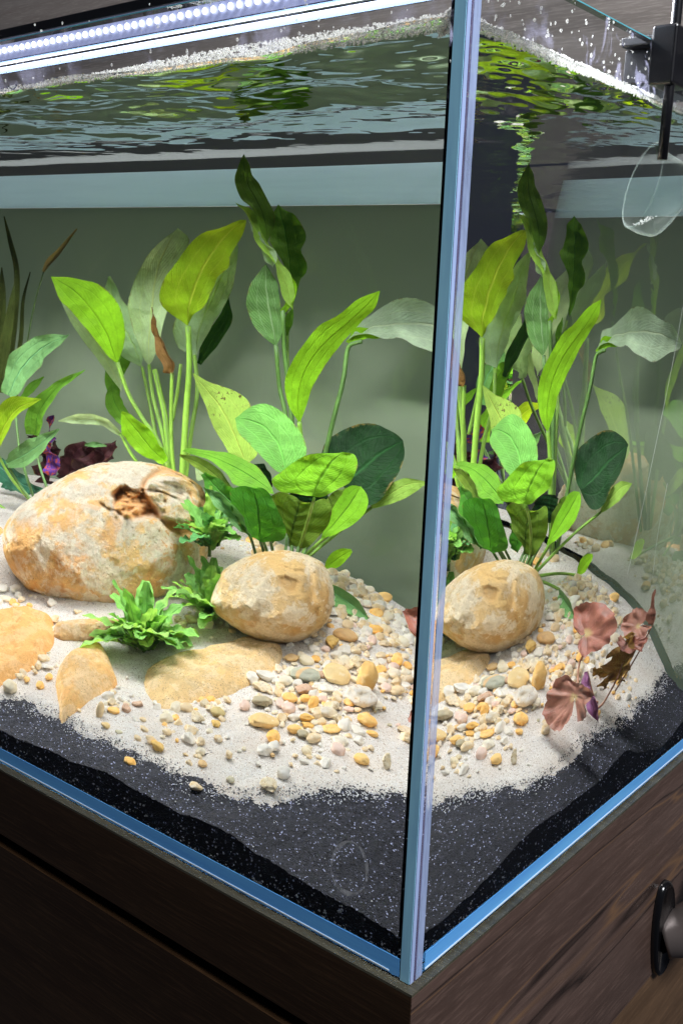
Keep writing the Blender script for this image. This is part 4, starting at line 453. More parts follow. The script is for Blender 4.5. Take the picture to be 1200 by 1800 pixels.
# ---------------------------------------------------------------- rocks
def fbm(p, o=4): return noise.fractal(p, 1.0, 2.0, o)
def rock_mat(name, pale, ochre, rust, amount, spots=0, scale=22, grime=.5):
    m = NT(name); v = m.coord('Object'); g = m.coord('Generated')
    n1 = m.noise(v, scale, 9, .68, .5); n2 = m.noise(v, scale * 2.4, 8, .7, .3); fine = m.noise(v, 520, 5, .7); c_ = .56 - amount * .17
    f = m.mix(m.ramp(n1, [(c_ - .03, 0), (c_ + .015, .75), (c_ + .09, 1)]), pale, ochre)
    f = m.mix(m.ramp(m.noise(v, scale * .8, 9, .7, .6), [(.53, 0), (.60, .8)]), f, rust)
    f = m.mix(m.ramp(n2, [(.50, 0), (.545, .75)]), f, tuple(min(1, c * 1.2 + .05) for c in pale))
    f = m.mix(m.ramp(m.noise(v, scale * 5, 7, .7), [(.54, 0), (.62, .5)]), f, tuple(c * .55 for c in ochre))
    f = m.mix(m.math('MULTIPLY', m.ramp(m.vor(v, 420, 'Distance'), [(.10, 1), (.2, 0)]), m.ramp(m.noise(v, 60, 3), [(.48, 0), (.56, .8)])), f, (.10, .065, .035))
    at = m.n('ShaderNodeAttribute', attribute_name='rust'); sp = m.n('ShaderNodeSeparateColor'); m.l(at.outputs['Color'], sp.inputs[0])
    f = m.mix(m.math('MULTIPLY', sp.outputs[0], m.ramp(fine, [(.3, .6), (.6, 1)])), f, rust)
    f = m.mix(m.math('MULTIPLY', sp.outputs[1], .85), f, (.05, .03, .015))  # second channel paints dark shade into creases and around the knob
    f = m.mix(m.ramp(fine, [(.35, .35), (.6, 0)]), f, tuple(c * .55 for c in ochre))
    if spots:
        f = m.mix(m.math('MULTIPLY', m.ramp(m.vor(v, 700, 'Distance'), [(.16, 1), (.3, 0)]), m.ramp(m.noise(v, 90, 2), [(.4, 0), (.55, spots)])), f, (.13, .08, .04))
    hb = m.math('ADD', m.noise(v, 90, 9, .72), m.math('MULTIPLY', fine, .5))
    m.pbr(f, .82, m.bump(m.math('SUBTRACT', hb, m.math('MULTIPLY', m.ramp(m.vor(v, 190, 'Distance'), [(.05, 1), (.22, 0)]), m.ramp(m.noise(v, 40, 2), [(.5, 0), (.6, .5)]))), .8, .0028), spec=.1); return m.m
RM = {
 'big': rock_mat('cream_and_rust_boulder', (.82, .73, .58), (.76, .48, .19), (.56, .26, .07), .40, 0, 20),
 'mid': rock_mat('pale_buff_boulder', (.78, .67, .48), (.62, .41, .17), (.46, .26, .09), .30, 0, 16),
 'farleft': rock_mat('ochre_boulder', (.66, .46, .24), (.6, .34, .12), (.4, .18, .06), .8, 0, 20),
 'plank': rock_mat('brown_stone', (.50, .38, .24), (.44, .28, .12), (.30, .16, .06), .7, 0, 40),
 'slab': rock_mat('orange_sandstone', (.68, .41, .18), (.66, .36, .13), (.60, .30, .10), .8, 0, 22),
 'wedge': rock_mat('tan_sandstone', (.74, .52, .28), (.70, .42, .16), (.58, .29, .10), .6, 0, 34),
 'flat': rock_mat('speckled_sandstone', (.76, .58, .34), (.72, .50, .24), (.68, .44, .18), .6, 1, 24)}
RL = {'big': ('largest boulder, cream with rust orange patches and a knob in an orange hollow', 'boulder'),
 'mid': ('rounded buff boulder with a small brown dent, on the sand under the broad green leaves', 'boulder'),
 'farleft': ('ochre boulder cut off by the left edge behind the largest boulder', 'boulder'),
 'plank': ('narrow brown stone lying across between the orange slab and the curly green plant', 'stone'),
 'slab': ('smooth orange sandstone slab at the left edge below the largest boulder', 'stone'),
 'wedge': ('pointed tan stone wedge half buried in sand near the black substrate', 'stone'),
 'flat': ('flat speckled ochre stone mostly buried in sand below the curly plants', 'stone')}
RN = {'big': 'boulder', 'mid': 'boulder', 'farleft': 'boulder', 'plank': 'stone', 'slab': 'stone', 'wedge': 'stone', 'flat': 'stone'}
def g2(a, b, ca, cb, sa, sb, rot=0):
    c, s = math.cos(rot), math.sin(rot); x = ((a - ca) * c + (b - cb) * s) / sa; y = (-(a - ca) * s + (b - cb) * c) / sb; return math.exp(-(x * x + y * y))
def sm(x, a, b): t = max(0, min(1, (x - a) / (b - a))); return t * t * (3 - 2 * t)
for name, X0, e1, e2, e3, rad, dep in ROCKS:
    sub = {'big': 7, 'mid': 6}.get(name, 5); V0, F0 = ico(sub)
    X0, e1, e2, e3 = map(np.array, (X0, e1, e2, e3)); rad = np.array(rad + rad[:1]); mean = rad.mean()
    Vs, rust = [], []
    for (a, c, b) in V0:       # a right, c depth (away positive), b up
        th = math.atan2(b, a) % (2 * math.pi); k = th / (2 * math.pi) * 36; i = int(k) % 36; r = rad[i] + (rad[i + 1] - rad[i]) * (k - int(k))
        s = math.hypot(a, b); r = mean + (r - mean) * sm(s, 0, .8)
        cc = (abs(c) ** .8) * (1 if c > 0 else -1)
        nx = Vector((a, b, c)); seed = Vector((len(name) * 3.7, dep * 100, 1.3))
        n1 = fbm(nx * 1.6 + seed, 5); n2 = fbm(nx * 6 + seed, 5); amp = mean * (.05 if name in ('big', 'mid') else .035)
        rr = 0.; crease_shade = 0.; dd = 0.
        if name == 'big' and c < .2:
            hol = g2(a, b, .30 + .03 * n2, .40 + .05 * n2, .30, .20, -.6); hol = sm(hol, .40, .62)
            knob = sm(g2(a + .03 * n2, b + .04 * n2, .63, .43, .22, .30, .35), .40, .56)
            ring = sm(g2(a, b, .65, .42, .27, .36, .35), .36, .5) * (1 - knob) * sm(b - a * .3, -.35, .0)
            dd += .011 * hol * (1 - knob) * (1 + .8 * n2) + .008 * ring - .006 * knob + .010 * knob * n2 + hol * .014 * n2
            rr = max(hol * (1 - knob), .8 * ring); crease_shade = ring * sm(a, .70, .95)
            cr1 = math.exp(-((b - (.42 - .55 * (a + .12)) + .05 * n2) / .018) ** 2) * sm(a, -.12, -.02) * (1 - sm(a, .14, .2)); dd += .004 * cr1; crease_shade = max(crease_shade, .5 * cr1)
            cr2 = math.exp(-((b + .45 - .12 * math.sin((a - .1) * 9) + .03 * n2) / .02) ** 2) * sm(a, .0, .08) * (1 - sm(a, .42, .5)); dd += .0012 * cr2
            shelf = math.exp(-((b - (.62 - .25 * a) + .06 * n2) / .03) ** 2) * sm(a, .1, .2) * (1 - sm(a, .95, 1)); dd += .005 * shelf; crease_shade = max(crease_shade, .35 * shelf)
        if name == 'big':
            pt = max(g2(a, b, -.05, -.72, .42, .26), g2(a, b, -.85, -.1, .2, .5), .9 * g2(a, b, .50, .02, .14, .26), .8 * g2(a, b, -.25, .35, .45, .2, .5), .7 * g2(a, b, .05, .1, .12, .4))
            rr = max(rr, sm(pt + .8 * fbm(nx * 3.5 + seed, 6), .60, .9) * .6)
        if name == 'mid': rr = sm(-b + .5 * n1 + .4 * n2, .25, .8) * .35
        if name == 'mid' and c < .3:
            dn = g2(a, b, .20, .26, .24, .15, -.5); dd += .0022 * sm(dn + .25 * n2, .35, .7); rr = max(rr, .6 * sm(dn + .3 * n2, .35, .8))
            cr = math.exp(-((a - (.60 - .28 * (b - .2) + .02 * n1)) / .07) ** 2) * sm(b, -.8, -.3) * (1 - sm(b, .6, .85)); dd += .0045 * cr
            c3 = math.exp(-((b - (.72 - .5 * (a + .1)) + .04 * n2) / .025) ** 2) * sm(a, -.2, 0) * (1 - sm(a, .5, .65)); dd += .0014 * c3
            under = sm(-b, .35, .75); rr = max(rr, .0)
        if name == 'slab' and c < .3:
            for q in (-.35, .05, .3): dd += .0018 * math.exp(-((a - q - .3 * b + .1 * n2) / .03) ** 2)
        depf = 1 if name in ('big', 'mid') else .9
        n3 = fbm(nx * 19 + seed, 4); disp = 1 + n3 * .005 + (n1 * .05 + n2 * .012) * (1 - .8 * sm(s, .75, 1)) + n2 * .008
        P = X0 + (e1 * a * r + e3 * b * r) * disp + e2 * (cc * dep * disp * depf + dd)
        Vs.append(P); rust.append((rr, crease_shade, 0, 1))
    o = mesh_obj(RN[name], Vs, [tuple(f) for f in F0], RM[name]); ca = o.data.color_attributes.new('rust', 'FLOAT_COLOR', 'POINT')  # the attribute carries rust and the painted crease shade
    ca.data.foreach_set('color', np.array(rust, np.float32).ravel()); tag(o, *RL[name])
    if name not in ('big', 'mid'): o['group'] = 'half buried sandstones'
for name, O2, dome in SLABS:      # stones lying flush in the sand slope
    O2 = np.array(O2); c2 = O2.mean(0); K = 120; per = catmull(np.c_[np.vstack([O2, O2[:1]]), np.zeros(len(O2) + 1)], K)[:, :2]; NR = 46; V, F = [], []
    for i in range(NR):
        t = (i / (NR - 1)) * 1.12
        for j in range(K - 1):
            q = c2 + (per[j] - c2) * t * (1 + .02 * noise.noise(Vector((per[j][0] * 60, per[j][1] * 60, 3)))); x, y = q; nz = fbm(Vector((x * 45, y * 45, len(name))), 5)
            z = float(hgt(x, y)[0]) + .0034 + dome * max(-2.5, (1 - t ** 6)) + nz * (.0011 + .15 * dome) - (.0 if t < 1 else (t - 1) * .12)
            if name == 'wedge': z += .004 * sm(1 - abs((x - c2[0]) * .6 + (y - c2[1]) * .8) / .012, 0, 1) * (1 - t * .8)
            if name == 'slab': z += .0016 * math.sin((x * .8 + y * .5) * 260 + 3 * nz) * (1 - t)
            V.append((x, y, z))
    for i in range(NR - 1):
        for j in range(K - 1): jj = (j + 1) % (K - 1); F.append((i * (K - 1) + j, (i + 1) * (K - 1) + j, (i + 1) * (K - 1) + jj, i * (K - 1) + jj))
    o = mesh_obj('stone', V, F, RM[name]); tag(o, *RL[name], group='half buried sandstones')
# ---------------------------------------------------------------- pebbles
def pebmat(name, c1, c2, c3=None, scale=120, rough=.55, spots=0, stripe=None, fs=.5):
    m = NT(name); oi = m.n('ShaderNodeObjectInfo'); v = m.n('ShaderNodeNewGeometry').outputs['Position']; v2 = v
    f = m.mix(m.ramp(m.noise(v2, scale, 5, .6, .6), [(.38, 0), (.62, 1)]), c1, c2)
    if c3: f = m.mix(m.ramp(m.noise(v2, scale * 1.9, 5, .65), [(.56, 0), (.68, .85)]), f, c3)
    if stripe: vo = m.coord('Object', (1, 1, 1), (0, 0, .7)); sxx = m.n('ShaderNodeSeparateXYZ'); m.l(vo, sxx.inputs[0]); f = m.mix(m.ramp(m.math('ABSOLUTE', m.math('SUBTRACT', sxx.outputs[0], m.math('MULTIPLY', m.noise(v, 200, 2), .3))), [(.08, 1), (.2, 0)]), f, stripe)
    if spots: f = m.mix(m.ramp(m.noise(v2, 520, 3), [(.6, 0), (.66, spots)]), f, (.12, .07, .03))
    f = m.mix(m.math('MULTIPLY', oi.outputs['Random'], .35), f, c2)
    m.pbr(f, rough, m.bump(m.noise(v2, 480, 5, .7), fs, .0014), spec=.15); return m.m
PM = dict(
 shell=pebmat('pitted_white_stone', (.86, .82, .76), (.74, .64, .50), (.40, .22, .07), 150, .6), amber=pebmat('amber_stone', (.62, .42, .17), (.52, .30, .09), (.72, .58, .35), 60),
 yellow=pebmat('yellow_stone', (.72, .56, .30), (.64, .44, .19), (.80, .70, .50), 60), greystripe=pebmat('striped_grey_stone', (.22, .23, .18), (.33, .32, .24), None, 90, .5, 0, (.55, .34, .15)),
 brownsmooth=pebmat('smooth_brown_stone', (.36, .21, .08), (.44, .28, .13), None, 60, .5), gold=pebmat('gold_stone', (.60, .42, .16), (.42, .26, .07), (.16, .1, .04), 200, .7, .6),
 tan=pebmat('tan_stone', (.46, .29, .12), (.54, .38, .20)), orange=pebmat('orange_stone', (.76, .40, .09), (.82, .55, .22), (.56, .24, .05), 110, .5), greygreen=pebmat('grey_green_stone', (.16, .14, .09), (.26, .22, .14), None, 80, .45),
 redbrown=pebmat('red_brown_stone', (.34, .21, .14), (.44, .31, .22), (.22, .12, .07), 160, .7, .5), chalk=pebmat('chalk_white_stone', (.96, .93, .87), (.88, .82, .71), None, 140, .7), tanchip=pebmat('layered_tan_stone', (.84, .76, .62), (.74, .56, .32), (.50, .32, .12), 170, .75, .5),
 ochre=pebmat('ochre_stone', (.58, .35, .10), (.44, .25, .07)), pink=pebmat('pink_stone', (.74, .52, .42), (.80, .62, .53)), chipspot=pebmat('speckled_cream_stone', (.76, .68, .52), (.62, .50, .31), (.25, .15, .06), 260, .8, .9),
 marble=pebmat('marbled_stone', (.76, .74, .70), (.56, .47, .33), (.30, .25, .18), 110), darkbrown=pebmat('dark_brown_stone', (.17, .10, .06), (.28, .19, .12)), olive=pebmat('olive_stone', (.24, .19, .08), (.33, .26, .12), None, 150, .7),
 khaki=pebmat('khaki_stone', (.50, .46, .32), (.42, .38, .27)), buff=pebmat('buff_stone', (.78, .66, .46), (.70, .52, .30), (.84, .76, .62), 120), creamsmooth=pebmat('cream_stone', (.88, .82, .68), (.84, .73, .52), None, 80, .55), darkgrey=pebmat('dark_grey_stone', (.07, .07, .055), (.13, .12, .09)))
def make_shape(kind, seed, sub=3):
    V0, F0 = ico(sub); r_ = random.Random(seed); sd_ = Vector((seed * 3.1, seed * 1.7, seed)); planes = []
    for _ in range(11 if kind == 'chip' else 0):
        nrm = Vector((r_.gauss(0, 1), r_.gauss(0, 1), r_.gauss(0, 1))).normalized(); planes.append((nrm, r_.uniform(.52, .82)))
    out = []
    for v in V0:
        p = Vector(v)
        for nrm, d_ in planes:
            q = p.dot(nrm)
            if q > d_: p = p - nrm * (q - d_) * .93
        n1 = fbm(Vector(v) * .9 + sd_, 2); n2 = fbm(Vector(v) * 3.1 + sd_, 4)
        k = 1 + (.22 * n1 + (.10 if kind == 'chip' else .025) * n2)
        if kind == 'shell': k -= .16 * sm(g2(v[0], v[2], .1, .55, .45, .32), .4, .8) * (1 + n2)
        out.append(p * k)
    A = np.array([tuple(p) for p in out]); A /= np.abs(A).max(0); return A, F0
SH = {}
def shape(kind, seed, mat, sub=3):
    key = (kind, seed, mat, sub)
    if key not in SH:
        A, F0 = make_shape(kind, seed, sub); me = bpy.data.meshes.new('pebble_shape'); me.from_pydata([tuple(a) for a in A], [], [tuple(f) for f in F0]); me.update()
        me.polygons.foreach_set('use_smooth', [True] * len(me.polygons)); me.materials.append(PM[mat]); SH[key] = me
    return SH[key]
vr = Vector((.86, .51, 0)); placed = []
def put(name, me, loc, sx_, sy_, sz_, rz, tilt=0, roll=0):
    o = bpy.data.objects.new(name, me); col.objects.link(o); o.location = loc
    o.rotation_euler = (Matrix.Rotation(rz, 3, 'Z') @ Matrix.Rotation(roll, 3, 'X') @ Matrix.Rotation(tilt, 3, 'Y')).to_euler(); o.scale = (sx_, sy_, sz_); return o
CHIPS = {'gold', 'tanchip', 'chipspot', 'chalk', 'ochre', 'khaki', 'redbrown'}
for i, (lab, loc, w2, h2, c, rot) in enumerate(PEB):
    me = shape('shell' if c == 'shell' else ('chip' if c in CHIPS else 'round'), 40 + i, c, 4 if w2 > .006 else 3)
    x, y, z = loc; zz = top(x, y)
    if abs(rot) > 60: o = put('pebble', me, (x, y, zz + h2 * .7), w2, w2 * .8, h2 * 1.12, .53, .15)
    else: o = put('pebble', me, (x, y, zz + h2 * .45), w2, h2 * .95 + w2 * .25, h2 * .8, .53, -math.radians(rot) * .5)
    tag(o, lab, 'pebble', 'pebbles on the pale sand'); placed.append((x, y, max(w2, h2) * .85))
# gravel: the larger pieces one by one, the finest bits as one mass
KIND = [('chalk', .34, 'small chalk white gravel chip among the pebbles on the pale sand'), ('creamsmooth', .16, 'small smooth cream gravel pebble on the pale sand'), ('tanchip', .22, 'small rough tan and cream gravel chip on the pale sand'),
        ('buff', .10, 'small buff gravel pebble on the pale sand'), ('orange', .07, 'small orange gravel pebble on the pale sand'), ('chipspot', .07, 'small speckled cream gravel chip on the pale sand'), ('tan', .03, 'small plain tan gravel pebble on the pale sand'), ('khaki', .012, 'small khaki gravel chip on the pale sand'), ('pink', .02, 'small pink gravel pebble on the pale sand')]
cum = np.cumsum([k[1] for k in KIND]); cum /= cum[-1]; cand = []
rg = random.Random(11)
for bx, by, br, cnt in BLOBS:
    for _ in range(int(cnt * 1.9)):
        a = rg.uniform(0, 6.283); r = br * min(2.0, abs(rg.gauss(0, .68))); x, y = bx + r * math.cos(a), by + r * math.sin(a)
        s = min(.0058, .0017 * math.exp(abs(rg.gauss(0, .62))))
        if y > YB - s - .001 or x > -.02 - s or y < .04: continue
        cand.append((x, y, s))
cand.sort(key=lambda q: -q[2]); ind = 0; fines = {k[0]: [] for k in KIND}
grid = {}
def near(x, y, s):
    gx, gy = int(x / .012), int(y / .012)
    for i in range(gx - 1, gx + 2):
        for j in range(gy - 1, gy + 2):
            for (u, v_, t) in grid.get((i, j), ()):
                if math.hypot(x - u, y - v_) < (s + t) * .66: return True
    return False
for q in placed: grid.setdefault((int(q[0] / .012), int(q[1] / .012)), []).append(q)
for (x, y, s) in cand:
    if near(x, y, s): continue
    if sdist(np.array([x]), np.array([y]))[0] < .003: continue
    k = int(np.searchsorted(cum, rg.random())); k = min(k, len(KIND) - 1)
    grid.setdefault((int(x / .012), int(y / .012)), []).append((x, y, s))
    if ind < 240:
        kind = 'chip' if KIND[k][0] in CHIPS else 'round'; me = shape(kind, rg.randrange(4), KIND[k][0])
        o = put('gravel_chip', me, (x, y, top(x, y) + s * .35), s, s * rg.uniform(.7, .95), s * rg.uniform(.55, .8), rg.uniform(0, 6.28), rg.uniform(-.35, .35), rg.uniform(-.35, .35))
        tag(o, KIND[k][2], 'gravel', 'loose gravel on the pale sand, ' + KIND[k][0].replace('creamsmooth', 'smooth cream').replace('tanchip', 'tan chips').replace('chipspot', 'speckled chips')); ind += 1
    else: fines[KIND[k][0]].append((x, y, top(x, y) + s * .3, s))
FV, FF, FM = [], [], []; base = 0; mats = [PM[k[0]] for k in KIND]
for mi_, k in enumerate(KIND):
    for (x, y, z, s) in fines[k[0]]:
        kk = (k[0] in CHIPS, rg.randrange(4))
        if kk not in SH: SH[kk] = make_shape('chip' if kk[0] else 'round', kk[1] + 70, 2)
        A, F0 = SH[kk]; th = rg.uniform(0, 6.28); B = A * np.array([s, s * rg.uniform(.7, .95), s * rg.uniform(.5, .8)]); B = np.c_[B[:, 0] * math.cos(th) - B[:, 1] * math.sin(th), B[:, 0] * math.sin(th) + B[:, 1] * math.cos(th), B[:, 2] + B[:, 0] * rg.uniform(-.3, .3)]
        FV.append(B + (x, y, z)); FF += [tuple(i + base for i in f) for f in F0]; FM += [mi_] * len(F0); base += len(A)
tag(mesh_obj('fine_gravel', np.vstack(FV), FF, mats=mats, mi=FM), kind='stuff')
# ---------------------------------------------------------------- plants
LC = {  # tones carry painted backlight, sheen and shade; front colour, translucent colour, vein colour, translucent share, roughness, side-vein strength
 'lime': ((.21, .46, .018), (.48, .84, .02), (.17, .34, .01), .55, .42, .35), 'limegreen': ((.16, .38, .018), (.38, .72, .02), (.06, .15, .008), .5, .42, .45), 'olive': ((.22, .38, .014), (.50, .72, .014), (.55, .66, .06), .55, .33, .7),
 'pale': ((.58, .78, .42), (.66, .86, .36), (.60, .72, .26), .36, .36, .7), 'sage': ((.42, .62, .34), (.52, .74, .28), (.36, .54, .16), .32, .38, .5), 'lightlime': ((.34, .56, .10), (.50, .84, .08), (.48, .66, .12), .4, .4, .5),
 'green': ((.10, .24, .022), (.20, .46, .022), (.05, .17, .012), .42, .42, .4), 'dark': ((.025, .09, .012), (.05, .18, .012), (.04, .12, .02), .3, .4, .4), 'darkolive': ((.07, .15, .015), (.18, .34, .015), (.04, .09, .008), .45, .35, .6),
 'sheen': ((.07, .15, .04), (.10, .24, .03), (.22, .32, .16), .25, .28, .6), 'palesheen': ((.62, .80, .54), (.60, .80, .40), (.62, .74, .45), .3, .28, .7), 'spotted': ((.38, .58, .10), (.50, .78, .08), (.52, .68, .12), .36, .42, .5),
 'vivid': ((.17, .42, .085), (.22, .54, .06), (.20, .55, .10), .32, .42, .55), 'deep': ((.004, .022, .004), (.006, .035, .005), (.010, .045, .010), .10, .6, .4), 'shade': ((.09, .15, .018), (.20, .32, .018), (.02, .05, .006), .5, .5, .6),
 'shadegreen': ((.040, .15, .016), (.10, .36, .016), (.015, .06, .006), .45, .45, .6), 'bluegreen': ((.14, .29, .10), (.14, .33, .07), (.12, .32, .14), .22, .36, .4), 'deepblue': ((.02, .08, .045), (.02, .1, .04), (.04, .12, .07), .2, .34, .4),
 'brown': ((.16, .085, .025), (.26, .14, .03), (.05, .03, .012), .3, .6, 1), 'maroon': ((.035, .010, .012), (.05, .012, .012), (.02, .006, .006), .2, .5, .5), 'violet': ((.07, .03, .22), (.1, .03, .2), (.25, .05, .03), .2, .45, 1), 'vall': ((.04, .055, .012), (.08, .10, .015), (.03, .04, .01), .35, .45, .2),
 'tan': ((.40, .31, .12), (.5, .38, .12), (.25, .18, .07), .3, .5, .3), 'red': ((.20, .075, .05), (.32, .11, .06), (.24, .06, .05), .35, .42, .9), 'redpale': ((.27, .125, .085), (.36, .16, .10), (.30, .09, .07), .3, .42, 1), 'brownred': ((.20, .11, .03), (.34, .18, .03), (.32, .28, .05), .4, .38, .9), 'violetred': ((.20, .08, .17), (.26, .08, .16), (.1, .03, .08), .3, .38, .6),
 'curly': ((.15, .33, .075), (.22, .50, .05), (.07, .22, .04), .3, .4, .4), 'curlypale': ((.26, .47, .12), (.36, .62, .08), (.10, .28, .05), .3, .4, .4), 'curlydark': ((.055, .16, .05), (.08, .24, .04), (.04, .14, .04), .25, .4, .4)}
LM = {}
def leafmat(c):
    if c in LM: return LM[c]
    f_, t_, v_, ts, ro, sv = LC[c]; m = NT('leaf_' + c); uv = m.n('ShaderNodeUVMap'); sx_ = m.n('ShaderNodeSeparateXYZ'); m.l(uv.outputs[0], sx_.inputs[0]); u, w_ = sx_.outputs[0], sx_.outputs[1]
    a = m.math('ABSOLUTE', m.math('SUBTRACT', u, .5))                  # 0 at midrib, .5 at the edge
    mid = m.ramp(a, [(.006, 1), (.035, 0)])
    arc = m.math('ABSOLUTE', m.math('SUBTRACT', m.math('DIVIDE', a, .5), .52)); lon = m.ramp(arc, [(.0, 1), (.045, 0)])
    v = m.coord('Object'); ph = m.math('ADD', m.math('SUBTRACT', m.math('MULTIPLY', w_, 19), m.math('MULTIPLY', a, 15)), m.math('MULTIPLY', m.noise(v, 70, 3), 1.2)); side = m.ramp(m.math('ABSOLUTE', m.math('SINE', m.math('MULTIPLY', ph, 3.1416))), [(0, 1), (.35, 0)])
    n1 = m.noise(v, 60, 4); oi = m.n('ShaderNodeObjectInfo')
    vein = m.math('MAXIMUM', m.math('MULTIPLY', mid, .8), m.math('MAXIMUM', m.math('MULTIPLY', lon, .32), m.math('MULTIPLY', side, .55 * sv)))
    def colr(c0, gain):
        k = m.mix(m.ramp(n1, [(.3, 0), (.7, 1)]), c0, tuple(q * gain * .8 for q in c0)); k = m.mix(m.ramp(m.noise(v, 300, 5, .7), [(.45, 0), (.7, .45)]), k, tuple(q * .6 for q in c0)); k = m.mix(vein, k, v_); k = m.mix(m.math('MULTIPLY', m.ramp(a, [(.46, 0), (.5, 1)]), m.ramp(m.noise(v, 170, 3), [(.5, 0), (.62, .8)])), k, (.16, .11, .03)); k = m.mix(m.ramp(m.noise(v, 520, 2), [(.735, 0), (.76, .7)]), k, (.10, .07, .02))
        k = m.mix(m.ramp(m.noise(v, 700, 3), [(.70, 0), (.76, .7)]), k, (.05, .035, .01)) if c in ('spotted', 'brownred', 'red', 'redpale', 'brown') else k
        if c == 'spotted': k = m.mix(m.math('MULTIPLY', m.ramp(m.noise(v, 260, 4, .7), [(.58, 0), (.63, 1)]), m.ramp(m.math('ABSOLUTE', m.math('SUBTRACT', w_, .66)), [(.08, 1), (.2, 0)])), k, (.06, .04, .01))
        if c in ('pale', 'sage'): k = m.mix(m.ramp(a, [(.46, 0), (.5, .5)]), k, (.25, .32, .12))
        if c == 'violet': k = m.mix(m.ramp(m.noise(v, 330, 3), [(.5, 0), (.56, 1)]), k, (.35, .06, .03))
        return k
    nb = m.bump(m.math('ADD', m.math('MULTIPLY', vein, -.6), m.math('MULTIPLY', m.noise(v, 95, 6), 1.3)), .85, .0020)
    b = m.n('ShaderNodeBsdfPrincipled'); m.l(colr(f_, .72), b.inputs['Base Color']); b.inputs['Roughness'].default_value = ro; b.inputs['Specular IOR Level'].default_value = .07; m.l(nb, b.inputs['Normal'])
    t = m.n('ShaderNodeBsdfTranslucent'); m.l(colr(t_, .8), t.inputs[0]); m.l(nb, t.inputs['Normal'])
    x = m.n('ShaderNodeMixShader'); x.inputs[0].default_value = ts; m.l(b.outputs[0], x.inputs[1]); m.l(t.outputs[0], x.inputs[2]); m.l(x.outputs[0], m.out.inputs[0])
    LM[c] = m.m; return m.m
def sheet(name, G, mat, parent):
    nu, nv = G.shape[:2]; V = G.reshape(-1, 3); F = [(i * nv + j, i * nv + j + 1, (i + 1) * nv + j + 1, (i + 1) * nv + j) for i in range(nu - 1) for j in range(nv - 1)]
    o = mesh_obj(name, V, F, mat, parent); uvl = o.data.uv_layers.new(name='UVMap'); uvs = []
    for f in F:
        for k in f: uvs += [(k % nv) / (nv - 1), (k // nv) / (nu - 1)]
    uvl.data.foreach_set('uv', uvs); return o
def leaf(parent, colr, rows, cup, ruf, seed, name='leaf', n=26, m=13, label=None):
    rows = np.array(rows); A, C_, B = (catmull(rows[:, i], n) for i in range(3)); r_ = random.Random(seed); G = np.zeros((n, m, 3)); wmax = np.linalg.norm(A - B, axis=1).max()
    ruf *= 1.9; ph, fr = r_.uniform(0, 6), r_.uniform(12, 19)
    ta = np.linspace(0, 1, n); 
    # restore round ends: spline widths are eased towards base and tip
    for i in range(n):
        t = C_[min(i + 1, n - 1)] - C_[max(i - 1, 0)]; wv = A[i] - B[i]; nr = np.cross(t, wv); nr /= np.linalg.norm(nr) + 1e-12
        if nr[1] > 0: nr = -nr      # towards the viewer's side of the tank
        wd = np.linalg.norm(wv)
        for j in range(m):
            u = 2 * j / (m - 1) - 1; P = C_[i] + (A[i] - C_[i]) * max(0, -u) + (B[i] - C_[i]) * max(0, u)
            up = Vector((0, 0, 1))
            lift = cup * wd * (abs(u) ** 1.6) * .9 + .35 * cup * wmax * math.sin(ta[i] * 3.1) * .5
            lift += ruf * wmax * abs(u) ** 2 * math.sin(ta[i] * fr + ph + (1.7 if u > 0 else 0)) + .25 * ruf * wmax * math.sin(ta[i] * fr * 2.3 + u * 2 + ph)
            G[i, j] = P + nr * lift + np.array([0, 0, 1.]) * ruf * wmax * .18 * abs(u) ** 3 * math.sin(ta[i] * fr * 1.7 + ph * 2)
    o = sheet(name, G, leafmat(colr), parent)
    if label: o['label'] = label
    return o
def discmat(c):
    key = 'disc_' + c
    if key in LM: return LM[key]
    f_, t_, v_, ts, ro, sv = LC[c]; m = NT('leaf_' + key); uv = m.n('ShaderNodeUVMap'); sx_ = m.n('ShaderNodeSeparateXYZ'); m.l(uv.outputs[0], sx_.inputs[0]); u, w_ = sx_.outputs[0], sx_.outputs[1]; v = m.coord('Object')
    wob = m.math('MULTIPLY', m.noise(v, 110, 4), .16); vein = m.ramp(m.math('ABSOLUTE', m.math('SINE', m.math('MULTIPLY', m.math('ADD', u, wob), 34))), [(0, 1), (.20, 0)])
    fork = m.math('MULTIPLY', m.ramp(m.math('ABSOLUTE', m.math('SINE', m.math('MULTIPLY', m.math('ADD', u, wob), 88))), [(0, .8), (.3, 0)]), m.ramp(w_, [(.45, 0), (.6, 1)])); vv = m.math('MAXIMUM', vein, fork)
    def colr(c0): return m.mix(m.ramp(w_, [(.0, .6), (.22, 0)]), m.mix(m.math('MULTIPLY', vv, .6), m.mix(m.ramp(m.noise(v, 120, 5, .6), [(.35, 0), (.65, .8)]), c0, tuple(q * .55 for q in c0)), v_), (.62, .55, .22))
    nb = m.bump(m.math('ADD', m.math('MULTIPLY', vv, -.5), m.noise(v, 180, 4)), .5, .0012); b = m.n('ShaderNodeBsdfPrincipled'); m.l(colr(f_), b.inputs['Base Color']); b.inputs['Roughness'].default_value = ro; m.l(nb, b.inputs['Normal'])
    t = m.n('ShaderNodeBsdfTranslucent'); m.l(colr(t_), t.inputs[0]); x = m.n('ShaderNodeMixShader'); x.inputs[0].default_value = ts; m.l(b.outputs[0], x.inputs[1]); m.l(t.outputs[0], x.inputs[2]); m.l(x.outputs[0], m.out.inputs[0]); LM[key] = m.m; return m.m
